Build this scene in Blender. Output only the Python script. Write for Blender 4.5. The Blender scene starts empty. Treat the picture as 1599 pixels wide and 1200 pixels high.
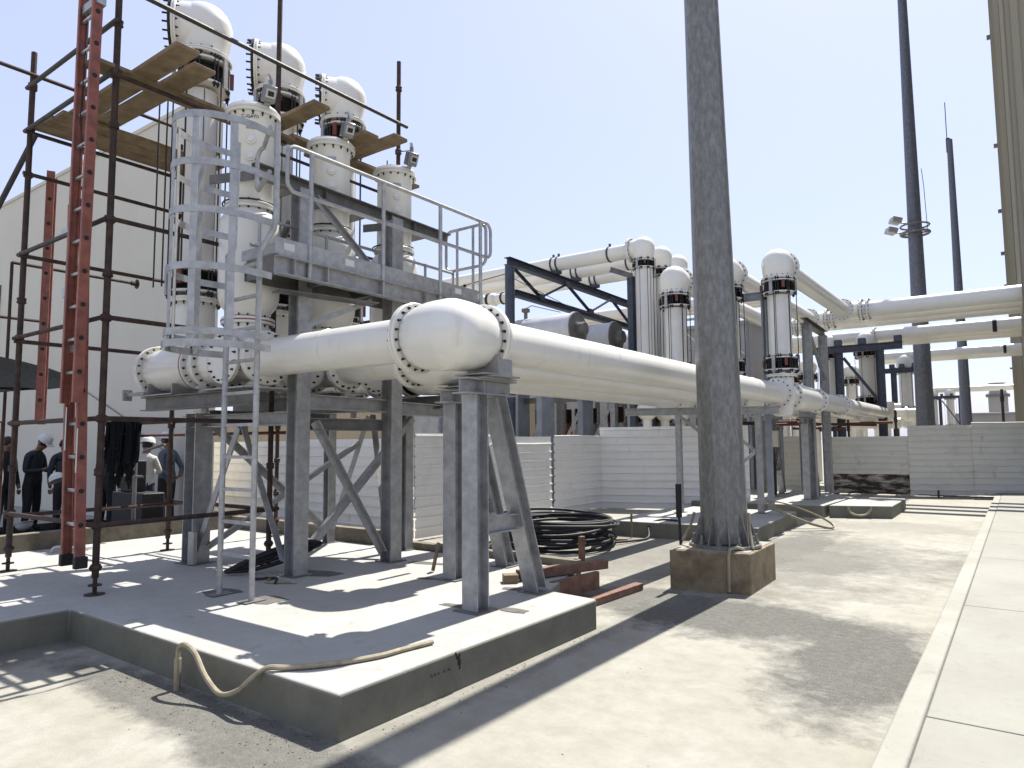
import bpy, bmesh, math, random
from mathutils import Vector, Matrix
random.seed(7)
C = bpy.context.scene.collection
V = Vector
pi = math.pi
# ------------------------------------------------------------------ camera, sky, sun, exposure
cam = bpy.data.cameras.new('camera'); cam.sensor_width = 36; cam.sensor_fit = 'HORIZONTAL'
cam.lens = 1086.8/1599*36; cam.clip_end = 3000; cam.clip_start = .05
co = bpy.data.objects.new('camera', cam); C.objects.link(co)
yaw, pitch, roll = .6296383, .08286, -.0070724
f = V((-math.sin(yaw)*math.cos(pitch), math.cos(yaw)*math.cos(pitch), math.sin(pitch)))
r = V((math.cos(yaw), math.sin(yaw), 0)); u = r.cross(f)
r2 = math.cos(roll)*r+math.sin(roll)*u; u2 = -math.sin(roll)*r+math.cos(roll)*u
co.matrix_world = Matrix(((r2.x, u2.x, -f.x, 0), (r2.y, u2.y, -f.y, 0), (r2.z, u2.z, -f.z, 1.6), (0, 0, 0, 1)))
bpy.context.scene.camera = co
SUN_EL = math.radians(60)
w = bpy.data.worlds.new("World"); bpy.context.scene.world = w; w.use_nodes = True
nt = w.node_tree; bg = nt.nodes['Background']
sk = nt.nodes.new('ShaderNodeTexSky'); sk.sky_type = 'NISHITA'; sk.sun_disc = False
sk.sun_elevation = SUN_EL; sk.sun_rotation = math.radians(-1.4); sk.air_density = 1.0; sk.dust_density = 1.4; sk.ozone_density = 2.5
tn = nt.nodes.new('ShaderNodeMix'); tn.data_type = 'RGBA'; tn.blend_type = 'MULTIPLY'; tn.inputs[0].default_value = 1; tn.inputs[7].default_value = (1.08, .98, 1.04, 1)
hz = nt.nodes.new('ShaderNodeMix'); hz.data_type = 'RGBA'; hz.inputs[0].default_value = .68; hz.inputs[7].default_value = (3.15, 3.5, 4.6, 1)
nt.links.new(sk.outputs[0], tn.inputs[6]); nt.links.new(tn.outputs[2], hz.inputs[6]); nt.links.new(hz.outputs[2], bg.inputs[0]); bg.inputs[1].default_value = .11
sl = bpy.data.lights.new('sun', 'SUN'); sl.energy = 5.0; sl.angle = math.radians(.5); sl.color = (1, .965, .90)
so = bpy.data.objects.new('sun', sl); C.objects.link(so)
SUN_AZ = math.radians(1.4)
so.rotation_euler = V((math.sin(SUN_AZ)*math.cos(SUN_EL), -math.cos(SUN_AZ)*math.cos(SUN_EL), -math.sin(SUN_EL))).to_track_quat('-Z', 'Y').to_euler()
so.location = (0, 20, 40)
sc = bpy.context.scene
sc.view_settings.view_transform = 'Standard'; sc.view_settings.look = 'None'
sc.view_settings.gamma = 1; sc.view_settings.exposure = 1.05
sc.render.engine = 'CYCLES'

# ------------------------------------------------------------------ materials
ALB = .70
def mat(name, col, rough=.6, metal=0, col2=None, scale=4, bump=0, bscale=40, detail=6, lo=.35, hi=.65, spec=.5, coat=0, zs=1):
    m = bpy.data.materials.new(name); m.use_nodes = True; n = m.node_tree; b = n.nodes['Principled BSDF']
    col = tuple(ALB*q for q in col); col2 = col2 and tuple(ALB*q for q in col2)
    b.inputs['Base Color'].default_value = (*col, 1); b.inputs['Roughness'].default_value = rough
    b.inputs['Metallic'].default_value = metal; b.inputs['Specular IOR Level'].default_value = spec
    b.inputs['Coat Weight'].default_value = coat
    tc = n.nodes.new('ShaderNodeNewGeometry')
    if col2:
        no = n.nodes.new('ShaderNodeTexNoise'); no.inputs['Scale'].default_value = scale; no.inputs['Detail'].default_value = detail
        no.inputs['Roughness'].default_value = .65
        vm = n.nodes.new('ShaderNodeVectorMath'); vm.operation = 'MULTIPLY'; vm.inputs[1].default_value = (1, 1, zs)
        n.links.new(tc.outputs['Position'], vm.inputs[0]); n.links.new(vm.outputs[0], no.inputs['Vector'])
        cr = n.nodes.new('ShaderNodeValToRGB'); cr.color_ramp.elements[0].position = lo; cr.color_ramp.elements[1].position = hi
        cr.color_ramp.elements[0].color = (*col2, 1); cr.color_ramp.elements[1].color = (*col, 1)
        n.links.new(no.outputs['Fac'], cr.inputs[0]); n.links.new(cr.outputs[0], b.inputs['Base Color'])
    if bump:
        nb = n.nodes.new('ShaderNodeTexNoise'); nb.inputs['Scale'].default_value = bscale; nb.inputs['Detail'].default_value = 8
        n.links.new(tc.outputs['Position'], nb.inputs['Vector'])
        bp = n.nodes.new('ShaderNodeBump'); bp.inputs['Strength'].default_value = bump; bp.inputs['Distance'].default_value = .02
        n.links.new(nb.outputs['Fac'], bp.inputs['Height']); n.links.new(bp.outputs[0], b.inputs['Normal'])
    return m
M = {}
M['white'] = mat('white_paint', (.97, .95, .885), .28, 0, (.90, .875, .79), 2.2, .03, 9, lo=.25, hi=.6, coat=.15)
def grime(m, col, thr, zs, sc_, f):
    n = m.node_tree; b = n.nodes['Principled BSDF']; lk = b.inputs['Base Color'].links[0].from_socket
    g = n.nodes.new('ShaderNodeNewGeometry'); vm = n.nodes.new('ShaderNodeVectorMath'); vm.operation = 'MULTIPLY'; vm.inputs[1].default_value = (1, 1, zs); n.links.new(g.outputs['Position'], vm.inputs[0])
    no = n.nodes.new('ShaderNodeTexNoise'); no.inputs['Scale'].default_value = sc_; no.inputs['Detail'].default_value = 12; no.inputs['Roughness'].default_value = .72; n.links.new(vm.outputs[0], no.inputs['Vector'])
    q = n.nodes.new('ShaderNodeMapRange'); q.inputs[1].default_value = thr; q.inputs[2].default_value = thr+.12; q.inputs[4].default_value = f; n.links.new(no.outputs['Fac'], q.inputs[0])
    mx = n.nodes.new('ShaderNodeMix'); mx.data_type = 'RGBA'; n.links.new(q.outputs[0], mx.inputs[0]); n.links.new(lk, mx.inputs[6]); mx.inputs[7].default_value = (*col, 1); n.links.new(mx.outputs[2], b.inputs['Base Color'])
grime(M['white'], (.42, .37, .28), .58, .22, 7, .28); grime(M['white'], (.30, .27, .22), .66, 1, 30, .5)
M['plate'] = mat('pale_cover_metal', (.93, .915, .86), .34, 0, (.84, .82, .76), 3, .02, 9)
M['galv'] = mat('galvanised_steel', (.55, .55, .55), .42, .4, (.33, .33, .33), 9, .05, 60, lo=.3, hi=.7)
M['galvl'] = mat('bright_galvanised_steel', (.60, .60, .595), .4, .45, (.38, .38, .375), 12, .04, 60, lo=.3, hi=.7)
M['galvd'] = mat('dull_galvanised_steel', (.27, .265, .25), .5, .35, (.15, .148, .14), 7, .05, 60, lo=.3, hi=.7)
M['mast'] = mat('weathered_mast_steel', (.36, .355, .33), .42, .3, (.20, .195, .18), 22, .05, 60, detail=14, lo=.40, hi=.72, zs=.4)
M['mastd'] = mat('dark_mast_steel', (.20, .215, .26), .5, .2, (.12, .13, .16), 12, .1, 50)
M['scafd'] = mat('dark_scaffold_steel', (.085, .08, .085), .6, .4, (.05, .04, .038), 9, .2, 90)
M['navy'] = mat('dark_blue_steel', (.075, .09, .13), .5, .2, (.04, .05, .075), 5, .05, 60)
M['rust'] = mat('rusty_scaffold_steel', (.10, .055, .040), .75, .25, (.035, .024, .022), 12, .3, 90)
M['rustred'] = mat('red_brown_oxide', (.22, .06, .035), .75, 0, (.09, .03, .02), 14, .2, 90)
M['red'] = mat('red_fibreglass', (.38, .12, .08), .55, 0, (.21, .065, .045), 8, .05, 50)
M['alu'] = mat('aluminium', (.62, .63, .64), .35, .7, (.45, .45, .46), 12)
M['black'] = mat('black_rubber', (.02, .02, .022), .6, 0, (.03, .03, .03), 8, .1, 60, spec=.3)
M['bolt'] = mat('dark_bolt_steel', (.045, .04, .036), .5, .5)
M['wood'] = mat('weathered_plank_wood', (.34, .25, .145), .85, 0, (.15, .10, .055), 5, .3, 50, lo=.3, hi=.7)
M['woodred'] = mat('red_stained_wood', (.28, .15, .095), .8, 0, (.12, .06, .04), 9, .3, 50, lo=.3, hi=.7)
M['conc'] = mat('cast_concrete', (.40, .385, .32), .85, 0, (.31, .295, .24), 1.6, .22, 45, detail=10, lo=.3, hi=.7)
M['concd'] = mat('rough_old_concrete', (.27, .24, .185), .9, 0, (.13, .11, .08), 6, .5, 30, detail=10, lo=.3, hi=.7)
M['pave'] = mat('pavement_concrete', (.46, .455, .41), .85, 0, (.36, .35, .31), 1.4, .15, 60, detail=12, lo=.3, hi=.62)
M['kerb'] = mat('kerb_concrete', (.50, .49, .44), .85, 0, (.40, .385, .34), 3, .2, 60)
M['grout'] = mat('dark_grout', (.10, .095, .085), .9, 0, (.17, .16, .14), 14, .4, 60)
M['brownpaint'] = mat('brown_bitumen_paint', (.33, .255, .15), .75, 0, (.16, .115, .065), 5, .3, 35, detail=10, lo=.32, hi=.6)
M['hose'] = mat('beige_plastic_hose', (.46, .40, .27), .5, 0, (.28, .23, .15), 14)
M['fence'] = mat('white_sheet_metal', (.98, .97, .94), .42, .1, (.86, .84, .79), 2.2, .05, 12, detail=10, lo=.25, hi=.5)
grime(M['fence'], (.30, .26, .20), .60, .5, 5, .5)
M['fence2'] = mat('grey_white_sheet_metal', (.80, .77, .68), .5, .1, (.66, .62, .54), 2.2, .05, 12, detail=10, lo=.25, hi=.5)
grime(M['fence2'], (.24, .18, .12), .58, .5, 4, .55)
M['rustsheet'] = mat('peeling_rusted_sheet', (.60, .55, .45), .75, 0, (.06, .035, .025), 2.6, .3, 40, detail=12, lo=.46, hi=.60, zs=3.5)
M['cream'] = mat('cream_render_wall', (.78, .745, .65), .85, 0, (.73, .69, .595), .7, .05, 30)
grime(M['cream'], (.36, .33, .27), .60, .15, 2.5, .35)
M['clad'] = mat('beige_cladding', (.40, .36, .265), .6, 0, (.33, .295, .21), 1.5, zs=.05)
M['greyb'] = mat('grey_far_building', (.42, .41, .41), .8, 0, (.36, .355, .355), .4)
M['tank'] = mat('grey_tank_paint', (.72, .73, .76), .4, .1, (.60, .61, .64), 3)
M['bluegrey'] = mat('blue_grey_steel_paint', (.36, .385, .43), .5, .1, (.26, .28, .32), 3)
M['lens'] = mat('grey_monitor_housing', (.30, .31, .32), .3, .7)
M['clampred'] = mat('red_clamp_paint', (.20, .045, .03), .5)
M['ceram'] = mat('brown_ceramic', (.055, .03, .025), .3)
M['ceramw'] = mat('cream_ceramic', (.45, .40, .33), .5)
M['block'] = mat('tan_blockwork', (.42, .36, .27), .9, 0, (.36, .30, .22), 5, .3, 10)
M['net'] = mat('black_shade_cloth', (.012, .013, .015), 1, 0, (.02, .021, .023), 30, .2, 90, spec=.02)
M['skin'] = mat('skin', (.22, .115, .07), .6); M['hairm'] = mat('dark_hair', (.02, .016, .014), .8)
M['navycloth'] = mat('navy_cloth', (.022, .025, .035), .85, 0, (.015, .017, .024), 18, .4, 25)
M['blackcloth'] = mat('black_cloth', (.016, .016, .018), .85, 0, (.01, .01, .012), 18, .4, 25)
M['bluecloth'] = mat('grey_blue_cloth', (.13, .15, .20), .85, 0, (.10, .115, .155), 18, .4, 25)
M['whitecloth'] = mat('cream_cloth', (.66, .63, .55), .85, 0, (.56, .53, .46), 14, .5, 22)
M['hat'] = mat('white_helmet_plastic', (.75, .75, .73), .35)
M['mark'] = mat('black_marker', (.03, .03, .03), .8)
M['label'] = mat('white_label', (.75, .75, .73), .6)
M['beige'] = mat('beige_box_paint', (.55, .52, .44), .5)
M['gasket'] = mat('red_gasket', (.33, .06, .04), .6)

# ------------------------------------------------------------------ mesh building
def concrete(name, c1, c2, stain, crack=.5, spec=.25, side=None):
    m = bpy.data.materials.new(name); m.use_nodes = True; n = m.node_tree; L = n.links.new
    b = n.nodes['Principled BSDF']; b.inputs['Roughness'].default_value = .88; b.inputs['Specular IOR Level'].default_value = spec
    g = n.nodes.new('ShaderNodeNewGeometry')
    def noise(s, d=8, rg=.6, dist=0):
        q = n.nodes.new('ShaderNodeTexNoise'); q.inputs['Scale'].default_value = s; q.inputs['Detail'].default_value = d
        q.inputs['Roughness'].default_value = rg; q.inputs['Distortion'].default_value = dist; L(g.outputs['Position'], q.inputs['Vector']); return q.outputs['Fac']
    def rng(x, a, b2, o0=0, o1=1):
        q = n.nodes.new('ShaderNodeMapRange'); q.inputs[1].default_value = a; q.inputs[2].default_value = b2; q.inputs[3].default_value = o0; q.inputs[4].default_value = o1; L(x, q.inputs[0]); return q.outputs[0]
    def mix(fac, a, b2, mode='MIX'):
        q = n.nodes.new('ShaderNodeMix'); q.data_type = 'RGBA'; q.blend_type = mode; L(fac, q.inputs[0])
        for i, x in ((6, a), (7, b2)):
            if isinstance(x, tuple): q.inputs[i].default_value = (*x, 1)
            else: L(x, q.inputs[i])
        return q.outputs[2]
    def ab(x, o=.5):
        q = n.nodes.new('ShaderNodeMath'); q.operation = 'SUBTRACT'; L(x, q.inputs[0]); q.inputs[1].default_value = o
        p = n.nodes.new('ShaderNodeMath'); p.operation = 'ABSOLUTE'; L(q.outputs[0], p.inputs[0]); return p.outputs[0]
    big = noise(.9, 10, .7); mid = noise(3.5, 12, .75, .6); fine = noise(110, 4, .8); spk = noise(34, 3, .6)
    c = mix(rng(big, .36, .62), c1, c2)
    c = mix(rng(mid, .56, .72, 0, .75), c, stain)
    c = mix(rng(spk, .66, .74, 0, .35), c, tuple(q*.35 for q in stain))
    c = mix(rng(fine, .3, .7, 0, .22), c, tuple(q*.6 for q in c1))
    ck = rng(ab(noise(.55, 9, .62, .4)), .0, .0035, crack, 0)
    c = mix(ck, c, tuple(q*.3 for q in stain))
    if side:   # shade and warm ground bounce painted into the upright faces as darker olive
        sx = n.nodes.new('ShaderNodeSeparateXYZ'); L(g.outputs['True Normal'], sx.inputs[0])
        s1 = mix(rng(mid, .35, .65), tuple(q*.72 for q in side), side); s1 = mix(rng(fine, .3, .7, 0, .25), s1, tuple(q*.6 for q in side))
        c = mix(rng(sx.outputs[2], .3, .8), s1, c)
    L(c, b.inputs['Base Color'])
    bp = n.nodes.new('ShaderNodeBump'); bp.inputs['Strength'].default_value = .35; bp.inputs['Distance'].default_value = .006
    q = n.nodes.new('ShaderNodeMath'); q.operation = 'ADD'; L(fine, q.inputs[0]); L(mid, q.inputs[1]); L(q.outputs[0], bp.inputs['Height']); L(bp.outputs[0], b.inputs['Normal'])
    return m
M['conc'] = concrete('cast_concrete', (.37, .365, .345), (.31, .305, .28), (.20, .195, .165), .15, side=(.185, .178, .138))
M['pave'] = concrete('pavement_concrete', (.275, .272, .235), (.235, .23, .195), (.175, .168, .14), .12)
M['kerb'] = concrete('kerb_concrete', (.31, .305, .265), (.26, .255, .215), (.17, .165, .14), .1)
wl = {}
def frame(ax, up=V((0, 0, 1))):
    ax = V(ax).normalized()
    if abs(ax.dot(up)) > .98: up = V((0, 1, 0))
    s = ax.cross(up).normalized(); t = s.cross(ax).normalized()
    return ax, s, t
class MB:
    def __init__(s): s.v = []; s.f = []; s.sm = []
    def add(s, vs, fs, smooth=False):
        o = len(s.v); s.v += [V(q) for q in vs]; s.f += [[i+o for i in q] for q in fs]; s.sm += [smooth]*len(fs); return s
    def bar(s, p, q, w, h, up=V((0, 0, 1))):   # w across (side), h along up
        p = V(p); q = V(q); a, sd, t = frame(q-p, V(up)); vs = []
        for c in (p, q):
            for x, y in ((-1, -1), (1, -1), (1, 1), (-1, 1)): vs.append(c+sd*x*w/2+t*y*h/2)
        return s.add(vs, [(0, 1, 2, 3), (7, 6, 5, 4), (0, 4, 5, 1), (1, 5, 6, 2), (2, 6, 7, 3), (3, 7, 4, 0)])
    def box(s, a, b):
        x0, y0, z0 = a; x1, y1, z1 = b
        return s.bar(((x0+x1)/2, y0, (z0+z1)/2), ((x0+x1)/2, y1, (z0+z1)/2), abs(x1-x0), abs(z1-z0))
    def lathe(s, p, ax, prof, seg=24, cap=True):
        p = V(p); a, sd, t = frame(ax); vs = []; fs = []
        cs = [(math.cos(2*pi*i/seg), math.sin(2*pi*i/seg)) for i in range(seg)]
        for d, r in prof:
            for c, n in cs: vs.append(p+a*d+(sd*c+t*n)*max(r, 1e-4))
        for j in range(len(prof)-1):
            for i in range(seg):
                k = (i+1) % seg; fs.append((j*seg+i, j*seg+k, (j+1)*seg+k, (j+1)*seg+i))
        s.add(vs, fs, True)
        if cap:
            n = len(prof)-1
            s.add([vs[i] for i in range(seg)], [tuple(reversed(range(seg)))]); s.add(vs[n*seg:], [tuple(range(seg))])
        return s
    def tube(s, p, q, r, seg=10):
        p = V(p); q = V(q); return s.lathe(p, q-p, [(0, r), ((q-p).length, r)], seg)
    def path(s, pts, r, seg=8, closed=False):
        pts = [V(q) for q in pts]; n = len(pts); vs = []; fs = []; prev = None
        for i, p in enumerate(pts):
            a = (pts[(i+1) % n]-pts[i-1]) if closed else (pts[min(i+1, n-1)]-pts[max(i-1, 0)])
            a.normalize()
            if prev is None: a, sd, t = frame(a)
            else:
                sd = prev-a*prev.dot(a); sd.normalize(); t = sd.cross(a)
            prev = sd
            for k in range(seg): vs.append(p+(sd*math.cos(2*pi*k/seg)+t*math.sin(2*pi*k/seg))*r)
        m = n if closed else n-1
        for j in range(m):
            for k in range(seg):
                l = (k+1) % seg; jj = (j+1) % n; fs.append((j*seg+k, j*seg+l, jj*seg+l, jj*seg+k))
        s.add(vs, fs, True)
        if not closed: s.add(vs[:seg], [tuple(range(seg))]); s.add(vs[-seg:], [tuple(range(seg))])
        return s
    def ball(s, c, r, seg=24, rings=12, sc=(1, 1, 1)):
        c = V(c); vs = []; fs = []
        for j in range(rings+1):
            a = pi*j/rings
            for i in range(seg):
                b = 2*pi*i/seg; rr = max(math.sin(a), 1e-4)
                vs.append(c+V((rr*math.cos(b)*r*sc[0], rr*math.sin(b)*r*sc[1], math.cos(a)*r*sc[2])))
        for j in range(rings):
            for i in range(seg): k = (i+1) % seg; fs.append((j*seg+i, (j+1)*seg+i, (j+1)*seg+k, j*seg+k))
        return s.add(vs, fs, True)
    def hb(s, p, q, w, h, t=.012, up=V((0, 0, 1))):   # H section: flanges of width w spaced h along up
        p = V(p); q = V(q); a, sd, tt = frame(q-p, V(up))
        s.bar(p+tt*(h/2-t/2), q+tt*(h/2-t/2), w, t, up); s.bar(p-tt*(h/2-t/2), q-tt*(h/2-t/2), w, t, up)
        s.bar(p, q, t*.8, h-2*t-.001, up); return s
    def angle(s, p, q, w, t=.008, up=V((0, 0, 1))):
        p = V(p); q = V(q); a, sd, tt = frame(q-p, V(up))
        s.bar(p, q, t, w, up); s.bar(p+sd*(w/2+.0005)+tt*(w/2-t/2), q+sd*(w/2+.0005)+tt*(w/2-t/2), w-t, t, up); return s
    def prism(s, pts, z0, z1):
        n = len(pts); vs = [(x, y, z0) for x, y in pts]+[(x, y, z1) for x, y in pts]
        return s.add(vs, [tuple(reversed(range(n))), tuple(range(n, 2*n))]+[(i, (i+1) % n, n+(i+1) % n, n+i) for i in range(n)])
    def build(s, name, m, parent=None, ang=35, bevel=0):
        base = wl.get(parent.as_pointer(), V((0, 0, 0))) if parent else V((0, 0, 0))
        me = bpy.data.meshes.new(name); me.from_pydata([v-base for v in s.v], [], s.f)
        me.polygons.foreach_set('use_smooth', s.sm); me.update()
        bm = bmesh.new(); bm.from_mesh(me); bmesh.ops.recalc_face_normals(bm, faces=bm.faces); bm.to_mesh(me); bm.free()
        me.set_sharp_from_angle(angle=math.radians(ang))
        me.materials.append(M[m] if isinstance(m, str) else m)
        o = bpy.data.objects.new(name, me); C.objects.link(o)
        if parent: o.parent = parent
        if bevel:
            b = o.modifiers.new('bevel', 'BEVEL'); b.width = bevel; b.segments = 2; b.limit_method = 'ANGLE'
        wl[o.as_pointer()] = base
        return o
keep = []
def thing(name, label, cat, loc=(0, 0, 0), group=None):
    o = bpy.data.objects.new(name, None); C.objects.link(o); o.location = loc; o.empty_display_size = .1
    o['label'] = label; o['category'] = cat
    if group: o['group'] = group
    wl[o.as_pointer()] = V(loc); keep.append(o); return o
def tag(o, label, cat, group=None):
    o['label'] = label; o['category'] = cat
    if group: o['group'] = group
    keep.append(o); return o
def struct(o): o['kind'] = 'structure'; return o
def sph(c, r, a0=0, a1=180, n=10):  # lathe profile of a ball portion centred at c
    return [(c-r*math.cos(math.radians(a0+(a1-a0)*i/n)), r*math.sin(math.radians(a0+(a1-a0)*i/n))) for i in range(n+1)]

# ------------------------------------------------------------------ ground
def ground_mat():
    m = bpy.data.materials.new('sandy_ground'); m.use_nodes = True; n = m.node_tree; L = n.links.new
    b = n.nodes['Principled BSDF']; b.inputs['Roughness'].default_value = .92
    g = n.nodes.new('ShaderNodeNewGeometry')
    def noise(s, d=10, rg=.6):
        q = n.nodes.new('ShaderNodeTexNoise'); q.inputs['Scale'].default_value = s; q.inputs['Detail'].default_value = d
        q.inputs['Roughness'].default_value = rg; L(g.outputs['Position'], q.inputs['Vector']); return q.outputs['Fac']
    def math_(op, a, b2=None, c=None):
        q = n.nodes.new('ShaderNodeMath'); q.operation = op
        for i, x in enumerate((a, b2, c)):
            if x is None: continue
            if isinstance(x, (int, float)): q.inputs[i].default_value = x
            else: L(x, q.inputs[i])
        return q.outputs[0]
    sep = n.nodes.new('ShaderNodeSeparateXYZ'); L(g.outputs['Position'], sep.inputs[0])
    X, Y = sep.outputs[0], sep.outputs[1]
    big = noise(1.1, 8, .7); med = noise(6, 10, .75); fine = noise(90, 6, .8)
    tot = None
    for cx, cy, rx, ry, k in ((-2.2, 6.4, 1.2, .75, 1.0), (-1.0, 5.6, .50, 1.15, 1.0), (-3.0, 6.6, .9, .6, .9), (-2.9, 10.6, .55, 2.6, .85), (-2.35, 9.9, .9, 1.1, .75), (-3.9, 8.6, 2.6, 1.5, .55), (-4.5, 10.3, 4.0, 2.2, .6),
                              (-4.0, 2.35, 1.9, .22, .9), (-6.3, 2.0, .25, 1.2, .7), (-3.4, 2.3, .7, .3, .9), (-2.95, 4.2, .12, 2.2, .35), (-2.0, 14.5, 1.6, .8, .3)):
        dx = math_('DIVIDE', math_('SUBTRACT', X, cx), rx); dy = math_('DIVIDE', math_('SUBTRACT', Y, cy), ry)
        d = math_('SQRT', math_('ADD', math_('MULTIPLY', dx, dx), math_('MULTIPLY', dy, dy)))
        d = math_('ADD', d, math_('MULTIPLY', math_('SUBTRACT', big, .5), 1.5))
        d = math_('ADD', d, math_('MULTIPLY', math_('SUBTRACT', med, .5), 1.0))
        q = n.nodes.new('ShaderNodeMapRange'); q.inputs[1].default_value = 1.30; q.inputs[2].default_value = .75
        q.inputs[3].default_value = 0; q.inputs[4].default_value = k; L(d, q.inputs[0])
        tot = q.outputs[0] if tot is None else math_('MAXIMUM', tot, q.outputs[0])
    sp = n.nodes.new('ShaderNodeMapRange'); sp.inputs[1].default_value = .35; sp.inputs[2].default_value = .6; L(fine, sp.inputs[0])
    tot = math_('MULTIPLY', tot, math_('ADD', math_('MULTIPLY', sp.outputs[0], -.35), 1.0))
    grn = noise(17, 12, .85); gq = n.nodes.new('ShaderNodeMapRange'); gq.inputs[1].default_value = .36; gq.inputs[2].default_value = .56; gq.inputs[3].default_value = .72; L(grn, gq.inputs[0]); tot = math_('MULTIPLY', tot, gq.outputs[0])
    cr = n.nodes.new('ShaderNodeValToRGB'); e = cr.color_ramp.elements
    e[0].position = .32; e[0].color = (.25, .235, .19, 1); e[1].position = .66; e[1].color = (.31, .30, .255, 1); L(big, cr.inputs[0])
    c2 = n.nodes.new('ShaderNodeValToRGB'); e = c2.color_ramp.elements
    e[0].position = .3; e[0].color = (.80, .80, .79, 1); e[1].position = .6; e[1].color = (1, 1, 1, 1); L(med, c2.inputs[0])
    mu = n.nodes.new('ShaderNodeMix'); mu.data_type = 'RGBA'; mu.blend_type = 'MULTIPLY'; mu.inputs[0].default_value = 1
    L(cr.outputs[0], mu.inputs[6]); L(c2.outputs[0], mu.inputs[7])
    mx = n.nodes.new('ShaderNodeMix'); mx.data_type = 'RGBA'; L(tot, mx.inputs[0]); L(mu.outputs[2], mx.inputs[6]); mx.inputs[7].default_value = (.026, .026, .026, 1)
    L(mx.outputs[2], b.inputs['Base Color'])
    bp = n.nodes.new('ShaderNodeBump'); bp.inputs['Strength'].default_value = .5; bp.inputs['Distance'].default_value = .01
    L(math_('ADD', fine, math_('MULTIPLY', med, 2.0)), bp.inputs['Height']); L(bp.outputs[0], b.inputs['Normal'])
    return m
M['ground'] = ground_mat()
mb = MB(); mb.add([(-900, -200, 0), (900, -200, 0), (900, 1500, 0), (-900, 1500, 0)], [(0, 1, 2, 3)])
struct(mb.build('ground', 'ground'))
# scattered pebbles: nobody could count them
mb = MB()
for i in range(700):
    if i < 420: x = random.uniform(-5.2, -3.05); y = 2.55-abs(random.gauss(0, .16))-.0
    elif i < 560: x = -3.0+abs(random.gauss(0, .10)); y = random.uniform(2.4, 5.4)
    else: x = random.uniform(-6, -.7); y = random.uniform(2, 12)
    if -3.3 < x < -2.2 and 7.1 < y < 8.5: continue
    if i >= 560 and x < -3.05 and y > 2.5: continue
    s = random.uniform(.002, .006)*(1 if i < 560 else .8)
    mb.ball((x, y, s*.4), s, 5, 3, (1, random.uniform(.7, 1.2), .7))
o = mb.build('loose_gravel', 'concd', ang=60); o['kind'] = 'stuff'; tag(o, 'loose grit and pebbles scattered along the slab edge and on the sandy ground', 'gravel')

# ------------------------------------------------------------------ pavement on the right
mb = MB(); mb.box((-.64, -3, 0), (-.50, 60, .115)); struct(mb.build('pavement_kerb', 'kerb', bevel=.012))
mb = MB(); ys = [-3, 1.4, 4.42, 7.5, 10.6, 13.7, 16.8, 19.9, 23, 26]
for a, b in zip(ys[:-1], ys[1:]):
    mb.box((-.492, a+.006, 0), (1.1, b-.006, .12)); mb.box((1.112, a+.006, 0), (2.7, b-.006, .12))
struct(mb.build('pavement', 'pave', bevel=.006))
mb = MB()
for y in ys[1:-1]: mb.box((-.488, y-.0058, .05), (2.69, y+.0058, .112))
mb.box((-.4995, -2.9, .05), (-.4925, 25.9, .108)); struct(mb.build('pavement_joint', 'grout'))

# ------------------------------------------------------------------ concrete slabs
def slab(name, pts, z, label, group='concrete foundation slabs'):
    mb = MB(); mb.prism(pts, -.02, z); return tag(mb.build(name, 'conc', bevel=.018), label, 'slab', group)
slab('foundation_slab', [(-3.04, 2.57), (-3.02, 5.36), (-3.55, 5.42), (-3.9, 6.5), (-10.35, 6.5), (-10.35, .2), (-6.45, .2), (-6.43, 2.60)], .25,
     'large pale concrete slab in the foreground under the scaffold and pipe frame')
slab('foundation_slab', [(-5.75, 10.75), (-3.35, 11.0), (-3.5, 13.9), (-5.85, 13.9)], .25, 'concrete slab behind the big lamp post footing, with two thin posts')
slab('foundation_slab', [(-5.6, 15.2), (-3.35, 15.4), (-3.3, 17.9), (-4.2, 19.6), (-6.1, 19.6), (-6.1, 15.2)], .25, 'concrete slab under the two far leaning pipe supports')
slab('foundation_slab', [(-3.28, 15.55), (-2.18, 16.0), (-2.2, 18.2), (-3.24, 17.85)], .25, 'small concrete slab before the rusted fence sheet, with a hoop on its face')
# grout pockets (flat patches 4 mm proud) round the legs
def patch(x, y, sx, sy, a=0, z=.25, m='grout', lab='dark grout pocket'):
    mb = MB(); n = 10; pts = []
    for i in range(n):
        t = 2*pi*i/n; k = 1/max(abs(math.cos(t)), abs(math.sin(t)))*random.uniform(.82, 1.0)
        px, py = math.cos(t)*k*sx/2, math.sin(t)*k*sy/2
        pts.append((x+px*math.cos(a)-py*math.sin(a), y+px*math.sin(a)+py*math.cos(a)))
    mb.prism(pts, z+.001, z+.004); return mb.build('grout_patch', m)
g_ = 'dark grout patches on the slab'
tag(patch(-5.97, 3.68, .34, .30), 'dark square grout patch under the left foot of the cage ladder', 'grout patch', g_)
tag(patch(-5.35, 3.72, .34, .30), 'dark square grout patch under the right foot of the cage ladder', 'grout patch', g_)
tag(patch(-6.02, 4.75, .62, .30, .2), 'dark grout patch behind the middle frame column foot', 'grout patch', g_)
tag(patch(-3.86, 4.48, .30, .10, .1), 'dark grout strip left of the front pipe support foot', 'grout patch', g_)
tag(patch(-3.36, 4.62, .26, .14, .1), 'dark grout strip right of the front pipe support foot', 'grout patch', g_)
tag(patch(-5.45, 5.85, .5, .16, .2), 'dark grout strip right of the rear frame column foot', 'grout patch', g_)
tag(patch(-4.85, 5.2, .22, .09, .3), 'dark grout strip left of the second pipe support foot', 'grout patch', g_)
tag(patch(-3.85, 5.28, .22, .12, .3), 'dark grout patch beside the foot of the front leaning leg', 'grout patch', g_)

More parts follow.
